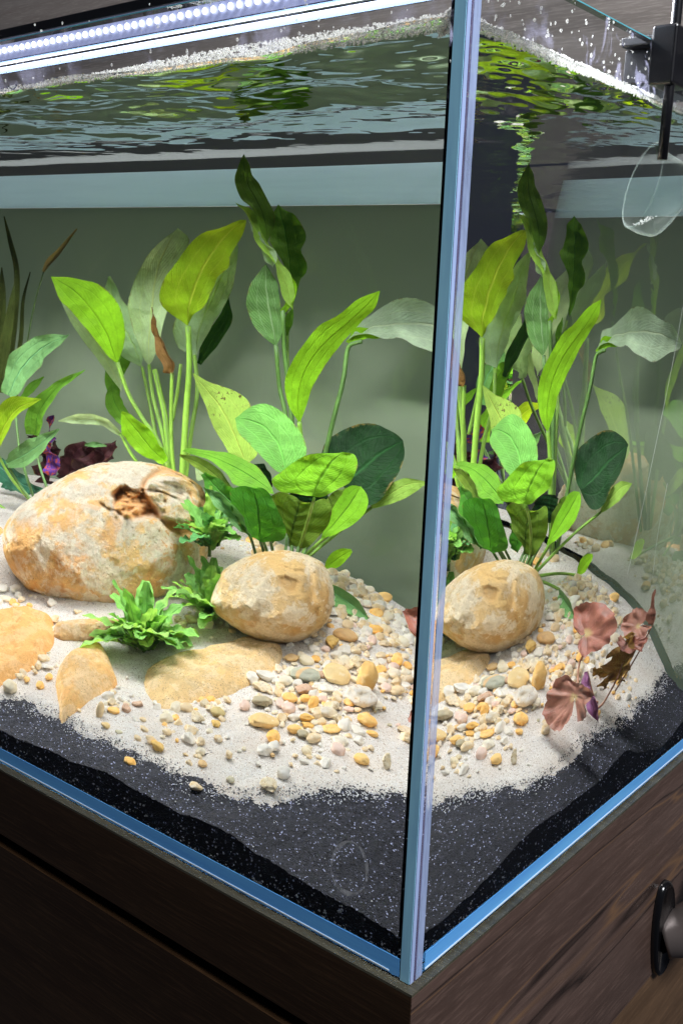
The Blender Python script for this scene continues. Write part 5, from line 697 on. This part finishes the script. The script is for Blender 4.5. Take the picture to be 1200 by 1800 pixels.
def disc_leaf(parent, colr, cen, outl, seed):
    O = catmull(outl, 64); c0 = np.array(cen); r_ = random.Random(seed); ph = r_.uniform(0, 6); nr = np.cross(O[16] - c0, O[40] - c0); nr /= np.linalg.norm(nr); nr = -nr if nr[1] > 0 else nr; G = np.zeros((14, 64, 3))
    for i in range(14):
        t = i / 13
        for j in range(64):
            th = j / 63 * 6.283; R_ = np.linalg.norm(O[j] - c0); G[i, j] = c0 + (O[j] - c0) * t + nr * R_ * (.18 * t * t + .26 * t * t * noise.noise(Vector((math.cos(th) * 2 + ph, math.sin(th) * 2, t * 2))) + .14 * t ** 3 * noise.noise(Vector((math.cos(th) * 6 + ph, math.sin(th) * 6, 5)))) + (O[j] - c0) * .09 * t * t * noise.noise(Vector((math.cos(th) * 7, math.sin(th) * 7, ph))) 
    return sheet('leaf', G, discmat(colr), parent)
STM = {'stem': ((.16, .30, .035), .45), 'darkstem': ((.06, .13, .025), .45), 'redstem': ((.28, .13, .07), .5)}
SM = {}
for k, (c, r) in STM.items():
    mm = NT('plant_' + k); vv = mm.coord('Object'); mm.pbr(mm.mix(mm.ramp(mm.noise(vv, 90, 3), [(.35, 0), (.7, 1)]), c, tuple(q * .55 for q in c)), r, Subsurface_Weight=.0); SM[k] = mm.m
PLANTS = {'A': ('sword_plant', 'tall sword plant of lime and pale leaves rising behind the largest boulder', 'plant'), 'B': ('sword_plant', 'tallest sword plant with dark twisted leaves reaching the water surface', 'plant'),
 'C': ('broad_leaf_plant', 'plant with broad rounded green leaves directly behind the buff boulder', 'plant'), 'E': ('broad_leaf_plant', 'blue green and olive leafed plant at the left edge behind the boulders', 'plant'),
 'M': ('maroon_plant', 'dark maroon leafed plant low against the back glass left of the sword plant', 'plant'), 'V': ('ribbon_grass', 'thin dark ribbon leafed plant at the far left edge', 'plant'), 'D': ('red_lotus', 'red lotus plant with pinkish veined leaves on the gravel near the side glass', 'plant')}
PB_LOC = {'A': (-.36, .34, .11), 'B': (-.28, .34, .10), 'C': (-.27, .29, .095), 'E': (-.52, .31, .11), 'M': (-.50, .375, .12), 'V': (-.62, .37, .13), 'D': (-.12, .245, .05)}
roots = {}
for k, (nm, lab, cat) in PLANTS.items(): roots[k] = tag(empty(nm, PB_LOC[k]), lab, cat)
PARTLAB = {'brown': 'withered brown curled leaf', 'deep': 'very dark green leaf', 'olive': 'olive yellow leaf', 'spotted': 'pale leaf with brown spots', 'palesheen': 'pale leaf with a silvery sheen in its colour', 'tan': 'dry tan leaf tip', 'violet': 'purple leaf with red edges', 'violetred': 'folded violet leaf', 'darkolive': 'dark twisted leaf'}
for i, (pl, c, rows, cup, ruf) in enumerate(LEAVES): leaf(roots[pl], c, rows, cup, ruf, i, label=PARTLAB.get(c))
for i, (pl, c, cen, outl) in enumerate(DISCS): disc_leaf(roots[pl], c, cen, outl, i)
for (pl, c, pts, r) in STEMS: tube('stem', pts, r, r * 1.25, SM[c], roots[pl], n=14, m=8)
# torn edge bubbles on the olive leaf are left to the ruffle; three small curly plants
def curly_leaf(parent, base, dirv, L, Wd, c, seed, droop=.5):
    r_ = random.Random(seed); d_ = Vector(dirv).normalized(); P, n = [], 32; pos = Vector(base); cur = d_.copy(); step = L / (n - 1); sidev = cur.cross(Vector((0, 0, 1))).normalized() if abs(cur.z) < .98 else Vector((1, 0, 0))
    ph = r_.uniform(0, 6); G = np.zeros((n, 9, 3)); tw = r_.uniform(-.4, .4)
    for i in range(n):
        t = i / (n - 1); cur = (cur + Vector((0, 0, -droop * 1.15 / n))).normalized(); sd2 = (Matrix.Rotation(tw * t, 3, cur) @ sidev).normalized(); nr = sd2.cross(cur).normalized()
        if nr.z < 0: nr = -nr
        wd = Wd * (math.sin(math.pi * (.08 + .87 * t) ** 1.15) ** .7) * .5 + .0002
        wav = math.sin(t * 30 + ph)
        for j in range(9):
            u = (j - 4) / 4; q = pos + sd2 * u * wd * (1 + .05 * wav * abs(u)) + nr * (wd * .25 * abs(u) + wd * .20 * abs(u) ** 2 * math.sin(t * 24 + ph + (2 if u > 0 else 0))); G[i, j] = q
        pos = pos + cur * step
    return sheet('leaf', G, leafmat(c), parent)
vd = Vector((-.5, .84, -.2)); vR = Vector((.86, .51, 0)); BU = []
def bush(loc, label, n, Ls, cols, seed, spread=1.0, lift=.5, extra=()):
    r_ = random.Random(seed); root = tag(empty('curly_leaf_plant', loc), label, 'plant', 'small curly leafed plants between the stones'); L0 = Vector(loc)
    for i in range(n):
        a = i * 2.399 + r_.uniform(-.3, .3); el = lift + .12 + r_.uniform(-.4, .55) * (1 - .5 * i / n); el += .5 * (1 - i / n)
        dv = Vector((math.cos(a) * math.cos(el) * spread, math.sin(a) * math.cos(el) * spread, math.sin(el)))
        b = L0 + Vector((r_.uniform(-.006, .006), r_.uniform(-.006, .006), .002 + r_.uniform(0, .006)))
        curly_leaf(root, b, dv, Ls * r_.uniform(.75, 1.15), Ls * r_.uniform(.30, .38), cols[r_.randrange(len(cols))], seed * 100 + i, r_.uniform(.5, 1.1))
    for (b, dv, L, c) in extra: curly_leaf(root, L0 + Vector(b), dv, L, L * .34, c, seed * 7 + int(L * 1e4), .9)
    tube('stem', [L0 + Vector((0, 0, -.004)), L0 + Vector((0, 0, .006)), L0 + Vector((.001, 0, .012))], .0016, .001, SM['darkstem'], root, n=5, m=6)
    return root
bush((BUCE[0][0], BUCE[0][1] - .002, BUCE[0][2] + .0015), 'bright green curly leafed plant in front of the largest boulder, lowest of the three', 48, .045, ['curlypale', 'curly', 'curly'], 3, 1.0, .35)
bush((BUCE[1][0], BUCE[1][1], BUCE[1][2] + .006), 'curly leafed green plant between the largest boulder and the buff boulder, middle of the three', 32, .038, ['curlypale', 'curly', 'curlypale'], 5, 1.0, .4, [((.006, .0, .012), vR + Vector((0, 0, .5)), .036, 'curly'), ((0, 0, .02), (-.2, 0, 1), .028, 'curly')])
bush((BUCE[2][0] + .004, BUCE[2][1], BUCE[2][2] + .014), 'darker upright curly leafed plant topmost of the three beside the knob of the largest boulder', 30, .034, ['curlydark', 'curly', 'curlypale'], 8, 1.0, .55, [((.004, 0, -.004), (.15, -.2, -.7), .034, 'curly'), ((.002, -.003, -.008), (-.15, -.3, -.6), .034, 'curly'), ((.0, 0, .012), (0, 0, 1), .036, 'lightlime')])
# ---------------------------------------------------------------- the tank
tank = tag(empty('aquarium', (-.45, .2, 0)), 'rimless glass aquarium with blue edges standing on the dark wooden cabinet', 'aquarium')
def pane(name, a, b, inner_axis, inner_val, parent, bonded=False):
    """closed glass slab; below the water line the inner face is a glass to water boundary"""
    (x0, y0, z0), (x1, y1, z1) = a, b; mats = [M_glass, M_gw, M_smear]; V, F, mi = [], [], []
    def quad(p, k): i = len(V); V.extend(p); F.append((i, i + 1, i + 2, i + 3)); mi.append(k)
    def rect(ax, val, flip, zlo, zhi, k):
        if ax == 0: p = [(val, y0, zlo), (val, y1, zlo), (val, y1, zhi), (val, y0, zhi)]
        else: p = [(x1, val, zlo), (x0, val, zlo), (x0, val, zhi), (x1, val, zhi)]
        quad(p[::-1] if flip else p, k)
    for ax, lo, hi in ((0, x0, x1), (1, y0, y1)):
        for val, flip in ((lo, True), (hi, False)):
            if ax == inner_axis and abs(val - inner_val) < 1e-6:
                if ax == 1:      # the corner is bonded: no face where the side pane butts on
                    xx = x1; x1 = -T; rect(ax, val, flip, z0, HW, 1); rect(ax, val, flip, HW, z1, 2); x1 = xx
                else: rect(ax, val, flip, z0, HW, 1); rect(ax, val, flip, HW, z1, 2)
            elif bonded and ax == 1 and val == y0: pass
            else: rect(ax, val, flip, z0, z1, 0)
    quad([(x0, y0, z1), (x1, y0, z1), (x1, y1, z1), (x0, y1, z1)], 0); quad([(x0, y1, z0), (x1, y1, z0), (x1, y0, z0), (x0, y0, z0)], 0)
    return mesh_obj(name, V, F, None, parent, False, mats, mi)
pane('front_pane', (-LEN, 0, .0004), (0, T, HG), 1, T, tank)
pane('side_pane', (-T, T, .0004), (0, YB + T, HG), 0, -T, tank, True)
# rear and left panes: wetted inner face, dry outer face
def thin_pane(name, quad_in, quad_out):
    V = quad_in + quad_out; return mesh_obj(name, V, [(0, 1, 2, 3), (4, 5, 6, 7)], None, tank, False, [M_clear, M_back], [0, 1])
thin_pane('rear_pane', [(-LEN + T, YB, .01), (-T, YB, .01), (-T, YB, HG), (-LEN + T, YB, HG)], [(-T, YB + TB, .01), (-LEN, YB + TB, .01), (-LEN, YB + TB, HG), (-T, YB + TB, HG)])
thin_pane('end_pane', [(-LEN + T, YB, .01), (-LEN + T, T, .01), (-LEN + T, T, HG), (-LEN + T, YB, HG)], [(-LEN, T, .01), (-LEN, YB + T, .01), (-LEN, YB + T, HG), (-LEN, T, HG)])
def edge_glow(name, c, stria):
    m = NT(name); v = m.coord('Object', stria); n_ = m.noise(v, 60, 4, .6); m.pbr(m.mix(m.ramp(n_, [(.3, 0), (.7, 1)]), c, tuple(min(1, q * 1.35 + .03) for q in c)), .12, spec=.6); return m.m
M_blue = edge_glow('blue_edge_glow', (.11, .38, .88), (.12, .12, 2)); M_bluev = edge_glow('blue_joint_glow', (.28, .58, .82), (2, 2, .3)); M_lilac = edge_glow('lilac_edge_sheen', (.36, .46, .74), (2, 2, .25)); M_bright = simple('bevel_glint', (.85, .95, 1), .1)  # tones paint the light guided to the glass edges; nothing here emits
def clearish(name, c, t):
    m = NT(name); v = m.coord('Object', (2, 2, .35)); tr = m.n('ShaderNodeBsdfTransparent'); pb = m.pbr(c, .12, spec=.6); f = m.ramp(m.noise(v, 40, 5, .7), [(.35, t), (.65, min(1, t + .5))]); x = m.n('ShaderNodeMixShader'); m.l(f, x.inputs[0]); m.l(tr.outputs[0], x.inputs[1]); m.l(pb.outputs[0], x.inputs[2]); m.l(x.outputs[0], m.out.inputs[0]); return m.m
M_dkv = clearish('violet_edge_sheen', (.25, .22, .42), .1); M_lil2 = clearish('lilac_translucent_sheen', (.46, .56, .84), .35)  # reflections on the clear pane end, painted as lilac and violet
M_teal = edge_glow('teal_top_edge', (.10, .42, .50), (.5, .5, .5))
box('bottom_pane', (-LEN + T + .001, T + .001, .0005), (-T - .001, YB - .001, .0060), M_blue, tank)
e = .0003
box('blue_glow_strip', (-LEN, -e, .0016), (-.0062, -.00002, .0112), M_blue, tank); box('blue_glow_strip', (.00002, T, .0016), (e, YB + T, .0112), M_blue, tank)  # outside plates paint the blue glow of the lower glass edge
box('bevel_glint', (-LEN, -e * 2, .0022), (-T, -e - .00002, .0029), M_bright, tank); box('bevel_glint', (e + .00002, T, .0022), (e * 2, YB + T, .0029), M_bright, tank)  # pale plates paint a glint along the bottom edge
box('joint_glow_strip', (-.0054, -e * 1.3, .0006), (-.0001, -.00002, HG), M_bluev, tank)  # outside plate paints the blue glow seen at the corner joint
for i, (a, b, mm) in enumerate(((.0001, .0028, M_lilac), (.003, .0052, M_dkv), (.0054, .0100, M_lilac), (.0102, .0121, M_bluev))):
    pass
box('edge_sheen', (.00002, .0001, .0006), (e, .0026, HG), M_lilac, tank); box('edge_sheen', (.00002, .0028, .0006), (e, .0044, HG), M_dkv, tank); box('edge_sheen', (.00002, .0046, .0006), (e * 1.2, .0096, HG), M_lil2, tank)  # plates paint reflections onto the end of the front pane
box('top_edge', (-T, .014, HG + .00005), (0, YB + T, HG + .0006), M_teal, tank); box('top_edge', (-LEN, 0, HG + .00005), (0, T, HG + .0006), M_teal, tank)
# water surface sheet
wx = np.linspace(-LEN + T + .0005, -T - .0002, 420); wy = np.linspace(T + .0002, YB - .0005, 200); X, Y = np.meshgrid(wx, wy, indexing='ij')
def swirl(X, Y, s, seed): return vnoise(X * .8 + Y * .6, Y * .8 - X * .6, s, seed)
near_ = np.clip((YB - Y) / .12, .35, 1) * (1.3 + 1.5 * np.clip((.30 - Y) / .16, 0, 1))
wz = HW + near_ * (swirl(X + .02 * vnoise(X, Y, .07, 31), Y, .030, 21) * .00060 + swirl(X, Y, .014, 22) * .00016 + vnoise(X, Y, .07, 23) * .0010 + vnoise(X * .8, Y * 1.1, .0085, 24) * .00013)
men = np.minimum(np.minimum(Y - T, YB - Y), np.minimum(-T - X, X + LEN - T)); men2 = np.minimum(Y - T, -T - X); wz = wz + 0.0020 * np.exp(-men2 / .0022) 
water = tag(grid_obj('water', wz, wx, wy, M_surface), kind='structure')
# foam of bubbles along the water line
M_foam = NT('foam'); _b = M_foam.pbr((.93, .92, .90), .25, spec=.6); _t2 = M_foam.n('ShaderNodeBsdfTranslucent'); _t2.inputs[0].default_value = (.95, .95, .93, 1); _m2 = M_foam.n('ShaderNodeMixShader'); _m2.inputs[0].default_value = .85; M_foam.l(_b.outputs[0], _m2.inputs[1]); M_foam.l(_t2.outputs[0], _m2.inputs[2]); _t3 = M_foam.n('ShaderNodeBsdfTransparent'); _m3 = M_foam.n('ShaderNodeMixShader'); _m3.inputs[0].default_value = .34; M_foam.l(_t3.outputs[0], _m3.inputs[1]); M_foam.l(_m2.outputs[0], _m3.inputs[2]); M_foam.l(_m3.outputs[0], M_foam.out.inputs[0]); M_foam = M_foam.m
fp, fr_ = [], []
def foam_run(n, f, wfun, dens):
    for _ in range(n):
        t = rs.rand(); wd_, k = wfun(t), rs.rand()
        if rs.rand() > dens(t): continue
        x, y, off = f(t); r = rs.uniform(.00032, .0008) * (1.3 if rs.rand() > .9 else 1); a = abs(rs.normal(0, .6)) * .0035
        fp.append((x + off[0] * (a + r), y + off[1] * (a + r), HW + .0005 + (rs.rand() - .35) * wd_)); fr_.append(r)
foam_run(5600, lambda t: (-.42 + .405 * t, T + .0001, (0, 1)), lambda t: .0016 + .0052 * sm(t, .25, .75), lambda t: .12 + .88 * sm(t, .2, .55))
foam_run(5000, lambda t: (-T - .0001, T + .34 * t, (-1, 0)), lambda t: .0050 - .0022 * t, lambda t: 1 - .3 * t)
foam_run(600, lambda t: (-T - .0001 - .005 * t, T + .001 + .004 * t, (-1, 1)), lambda t: .009, lambda t: 1)
tag(scatter('foam', fp, fr_, M_foam, 1, 1), kind='stuff')
# white scum rim
# splashes on dry glass
dp, dr = [], []
for _ in range(260):
    t = rs.rand()
    if rs.rand() < .55: dp.append((-T - .0004, .02 + .33 * t, HW + .004 + .021 * rs.rand() ** 1.5)); 
    else: dp.append((-.4 + .38 * t, T + .0004, HW + .005 + .03 * rs.rand() ** 1.5))
    dr.append(rs.uniform(.0002, .0008))
tag(scatter('splash_droplets', dp, dr, M_foam, 1, 1.4), kind='stuff')
# dried ring stain on the front glass
M_stain = NT('dried_stain'); _v = M_stain.coord('Object'); _f = M_stain.ramp(M_stain.noise(_v, 160, 5, .7), [(.38, .12), (.62, .6)]); _tr = M_stain.n('ShaderNodeBsdfTransparent'); _df = M_stain.n('ShaderNodeBsdfDiffuse'); _df.inputs[0].default_value = (.8, .8, .82, 1)
_x = M_stain.n('ShaderNodeMixShader'); M_stain.l(_f, _x.inputs[0]); M_stain.l(_tr.outputs[0], _x.inputs[1]); M_stain.l(_df.outputs[0], _x.inputs[2]); M_stain.l(_x.outputs[0], M_stain.out.inputs[0]); M_stain = M_stain.m
RV, RF = [], []
for i in range(48):
    th = 2 * math.pi * i / 48; w_ = .0012 + .0008 * math.sin(3 * th)
    for k, rr in enumerate((1, 1 - w_ / .011)): RV.append((-.0385 + .0115 * rr * math.cos(th) + .002 * math.sin(th), -.00025, .0455 + .0150 * rr * math.sin(th)))
for i in range(48): j = (i + 1) % 48; RF.append((2 * i, 2 * j, 2 * j + 1, 2 * i + 1))
mesh_obj('ring_stain', RV, RF, M_stain, tank)
# ---------------------------------------------------------------- backing panel behind the rear glass
m = NT('grey_backing_film'); v = m.coord('Object', (1, 1, 1)); fb = m.pbr(m.mix(m.noise(v, 9, 6, .65), (.085, .11, .065), (.17, .19, .14)), .7, spec=.1); ft = m.n('ShaderNodeBsdfTranslucent'); ft.inputs[0].default_value = (.62, .72, .60, 1); fm = m.n('ShaderNodeMixShader'); fm.inputs[0].default_value = .35; m.l(fb.outputs[0], fm.inputs[1]); m.l(ft.outputs[0], fm.inputs[2]); m.l(fm.outputs[0], m.out.inputs[0]); M_film = m.m
m = NT('white_backing_band'); v = m.coord('Object', (.05, 1, 1)); m.pbr(m.mix(m.ramp(m.noise(v, 260, 3), [(.4, 0), (.7, 1)]), (.80, .95, 1), (.70, .84, .9)), .5, spec=.1); bb = m.out.inputs[0].links[0].from_node; ft = m.n('ShaderNodeBsdfTranslucent'); ft.inputs[0].default_value = (.8, .95, 1, 1); fm = m.n('ShaderNodeMixShader'); fm.inputs[0].default_value = .55; m.l(bb.outputs[0], fm.inputs[1]); m.l(ft.outputs[0], fm.inputs[2]); m.l(fm.outputs[0], m.out.inputs[0]); M_band = m.m
bk = tag(empty('backing_board', (-.45, .43, 0)), kind='structure')
box('grey_panel', (-LEN, YB + TB + .004, .01), (-.002, YB + TB + .008, .3835), M_film, bk)
box('white_band', (-LEN, YB + TB + .0035, .384), (-.002, YB + TB + .008, .4125), M_band, bk)
box('darkened_film_top', (-LEN, YB + TB + .004, .4127), (-.002, YB + TB + .008, .447), simple('dark_grey_film_top', (.065, .07, .067), .6, spec=.1), bk)  # top of the film, coloured darker to offset lamp and backlight spill
# ---------------------------------------------------------------- cabinet
def wood(name, c1, c2, sc_, rough, axis=0, spec=.5, cracks=0):
    m = NT(name); s_ = [1, 1, 1]; s_[axis] = .07; v = m.coord('Object', tuple(s_)); n1 = m.noise(v, 60, 8, .65, .4); n2 = m.noise(v, 14, 3, .5, 1.2); n3 = m.noise(v, 420, 3, .7)
    f = m.mix(m.ramp(n1, [(.35, 0), (.65, 1)]), c1, c2); f = m.mix(m.ramp(n2, [(.42, 0), (.62, .45)]), f, tuple(q * .5 for q in c1)); f = m.mix(m.ramp(n3, [(.5, 0), (.75, .55)]), f, tuple(min(1, q * 1.7) for q in c2))
    if cracks:
        ln = m.math('ABSOLUTE', m.math('SUBTRACT', m.noise(v, 9, 4, .55, .8), .5)); f = m.mix(m.ramp(ln, [(.0, .9), (.006, .4), (.012, 0)]), f, tuple(q * .18 for q in c1)); ln2 = m.math('ABSOLUTE', m.math('SUBTRACT', m.noise(v, 9, 4, .55, .8), .522)); f = m.mix(m.ramp(ln2, [(.0, .8), (.006, 0)]), f, (.22, .12, .06))
    m.pbr(f, rough, m.bump(m.math('ADD', n3, m.math('MULTIPLY', n1, .6)), .35, .0006), spec=spec); return m.m
cab = tag(empty('cabinet', (-.45, .2, -.5)), 'dark walnut cabinet under the aquarium', 'cabinet'); g = .0048
M_wside = wood('walnut_lit_side', (.085, .050, .038), (.135, .085, .068), 1, .38, 1, .5, 1); M_wfront = wood('walnut_shaded_front', (.030, .0145, .006), (.046, .024, .011), 1, .45, 0, .3); M_wtop = wood('worktop_edge', (.05, .045, .03), (.10, .09, .06), 1, .4, 0); M_black = simple('matt_black', (.006, .006, .007), .5)  # one walnut in two tones: lit side and shaded front painted in
M_warm = wood('warm_brown_board', (.10, .055, .028), (.15, .085, .045), 1, .5, 1)
box('top_board', (-LEN - .02, -g, -.0016), (g, YB + .05, -.0002), M_wtop, cab)
box('top_rail', (-LEN - .02, -g, -.0485), (g - .0004, .02, -.0018), M_wfront, cab)
box('side_board', (g - .012, -g + .0002, -.168), (g, YB + .3, -.0020), M_wside, cab)
box('recess', (-LEN - .02, .012, -.8), (g - .013, .016, -.0485), M_black, cab)
box('door', (-LEN - .02, -g, -.62), (-.004, .0118, -.058), M_wfront, cab)
box('lower_board', (-.01, -.004, -.8), (g - .0012, YB + .3, -.1685), M_warm, cab)
# chrome pipe on an oval black plate
pipe = tag(empty('chrome_pipe', (.01, .325, -.13)), 'curved chrome pipe on an oval black plate fixed to the cabinet side', 'pipe')
PV, PF = [], []; N = 40
for k, (xx, sc_) in enumerate(((g + .0004, 1.0), (g + .0040, 1.0), (g + .0055, .93), (g + .0042, .86), (g + .0042, .0))):
    for i in range(N):
        th = 2 * math.pi * i / N; cy_, sy_ = math.cos(th), math.sin(th); PV.append((xx, .324 + .0165 * sc_ * math.copysign(abs(cy_) ** .8, cy_) - .006 * sc_ * sy_, -.131 + .041 * sc_ * sy_))
for k in range(4):
    for i in range(N): j = (i + 1) % N; PF.append((k * N + i, k * N + j, (k + 1) * N + j, (k + 1) * N + i))
mesh_obj('oval_plate', PV, PF, simple('gloss_black', (.006, .006, .007), .18), pipe)
M_chrome = simple('brushed_chrome', (.17, .14, .13), .35, metal=.5)
tube('pipe', [(.006, .330, -.140), (.020, .338, -.134), (.034, .347, -.120), (.044, .356, -.10), (.049, .361, -.085)], .0165, .023, M_chrome, pipe, n=26, m=28)
# ---------------------------------------------------------------- lamp above the tank
lamp = tag(empty('led_bar', (-.45, .15, .5)), 'long black led lamp bar with a row of white diodes above the water', 'lamp')
M_hous = simple('black_housing', (.008, .008, .01), .3)
box('housing', (-.93, .128, .4985), (.0, .196, .5055), M_hous, lamp, .001)
box('housing_lip', (-.93, .1200, .4774), (.0, .1297, .4781), simple('silver_lip', (.7, .75, .85), .2, metal=1), lamp)
m = NT('lavender_lens'); v = m.coord('Object', (1, 1, 1)); b = m.pbr((.35, .38, .60), .3); m.l(m.mix(m.noise(v, 300, 4, .7), (.16, .18, .36), (.42, .46, .74)), b.inputs['Emission Color']); b.inputs['Emission Strength'].default_value = .75; m.m.cycles.emission_sampling = 'NONE'
box('lens', (-.93, .1298, .4781), (.0, .1305, .4984), m.m, lamp)
box('rear_flange', (-.93, .185, .4925), (.0, .196, .4984), M_hous, lamp)
M_led = NT('white_diode'); _e = M_led.n('ShaderNodeEmission'); _e.inputs[0].default_value = (.95, 1, 1, 1); _e.inputs[1].default_value = 3.5; M_led.l(_e.outputs[0], M_led.out.inputs[0]); M_led.m.cycles.emission_sampling = 'NONE'; M_led = M_led.m
V0, F0 = ico(2); lme = bpy.data.meshes.new('diode_shape'); lme.from_pydata([tuple(a) for a in V0], [], F0); lme.materials.append(M_led)
for i in range(80):
    o = bpy.data.objects.new('diode', lme); col.objects.link(o); o.parent = lamp; o.location = Vector((-.68 + .0075 * i, .1285, .4880)) - lamp.location; o.scale = (.0021, .0012, .0022)
M_dark = simple('dark_blue_reflection', (.02, .03, .05), .25); box('dark_reflection', (-.93, .128, .4715), (.0, .1292, .4760), M_dark, lamp)  # dark strip stands in for the reflection band below the lens
# ---------------------------------------------------------------- clamp, rod and glass outlet at the right
cl = tag(empty('rod_clamp', (0, .19, .45)), 'black plastic clamp and rod hooked over the side glass', 'clamp')
M_pl = simple('black_plastic', (.010, .010, .012), .28)
box('clamp_body', (.0006, .170, .428), (.014, .192, .4565), M_pl, cl, .0015)
box('clamp_bridge', (-.030, .184, .4512), (.004, .250, .456), M_pl, cl, .0008)
box('inner_jaw', (-.030, .190, .4335), (-.0135, .250, .4508), M_pl, cl, .0008)
box('knob', (.0142, .184, .437), (.0185, .197, .446), M_pl, cl, .001)
tube('rod', [(.0105, .1755, .60), (.0105, .1755, .5), (.0105, .1755, .392)], .0026, .0026, M_pl, cl, n=8, m=20)
bell = tag(empty('glass_bell', (-.02, .21, .37)), 'clear glass outlet bell hanging in the water below the black rod', 'glass outlet')
BV, BF = [], []; rings = []
m_ = 40; c0 = np.array((-.035, .2102, .3837)); uu = np.array((0, .0131, .0241)); uu2 = np.array((-.020, .0, .0)); wv = np.array((0, .88, -.475)); wv2 = np.array((0, 1, -.1))
for k in range(22):
    t = k / 21; s_ = .070 * t; rr_ = (1 - .10 * t) * (1 - sm(t, .45, 1) * .55); cc_ = c0 + wv * s_ * .55 + np.array((0, .45 * s_, .30 * s_ * t))
    for j in range(m_): th = 2 * math.pi * j / m_; BV.append(cc_ + uu * rr_ * math.cos(th) + uu2 * rr_ * math.sin(th))
for k in range(21):
    for j in range(m_): jj = (j + 1) % m_; BF.append((k * m_ + j, k * m_ + jj, (k + 1) * m_ + jj, (k + 1) * m_ + j))
M_bell = NT('bell_glass'); f_ = M_bell.n('ShaderNodeLayerWeight'); f_.inputs[0].default_value = .32; t_ = M_bell.n('ShaderNodeBsdfTransparent'); t_.inputs[0].default_value = (.93, .96, .95, 1); g_ = M_bell.n('ShaderNodeBsdfPrincipled'); g_.inputs['Base Color'].default_value = (.55, .62, .58, 1); g_.inputs['Roughness'].default_value = .15
x_ = M_bell.n('ShaderNodeMixShader'); M_bell.l(M_bell.ramp(f_.outputs['Facing'], [(.45, .05), (.93, .75)]), x_.inputs[0]); M_bell.l(t_.outputs[0], x_.inputs[1]); M_bell.l(g_.outputs[0], x_.inputs[2]); M_bell.l(x_.outputs[0], M_bell.out.inputs[0])
mesh_obj('bell', BV, BF, M_bell.m, bell)
tube('rim', [BV[int(q) % m_] for q in np.linspace(0, m_, 21)], .0006, .0006, M_bell.m, bell, n=60, m=8)
bp = [(-.030 + rs.uniform(-.006, .006), .201 + .02 * t, .3615 + .006 * t + rs.uniform(-.0006, .0006)) for t in rs.rand(70)]
o = scatter('bubble_row', bp, rs.uniform(.0003, .0007, 70), M_foam, 1, 1); o.parent = bell; o.matrix_parent_inverse = bell.matrix_basis.inverted(); o['kind'] = 'stuff'
M_thread = simple('clear_thread', (.75, .78, .75), .3)
tag(tube('thread', [[-0.022, 0.2721, 0.3177], [-0.022, 0.267, 0.2901], [-0.022, 0.2514, 0.2312], [-0.022, 0.2374, 0.1829], [-0.022, 0.2287, 0.1555]], .00022, .00022, M_thread, None, n=16, m=6), 'longer of two thin pale threads hanging in the water by the side glass', 'thread', 'threads by the side glass')
tag(tube('thread', [[-0.022, 0.2774, 0.2067], [-0.022, 0.2702, 0.174], [-0.022, 0.2691, 0.1458]], .00018, .00018, M_thread, None, n=10, m=6), 'shorter thin pale thread low beside the back of the side glass', 'thread', 'threads by the side glass')
# ---------------------------------------------------------------- wall behind
M_wall = wood('grey_brown_panelling', (.30, .26, .24), (.38, .34, .32), 1, .6, 0)
tag(box('wall', (-2.5, .85, -1), (.15, .9, 2.5), M_wall), kind='structure')
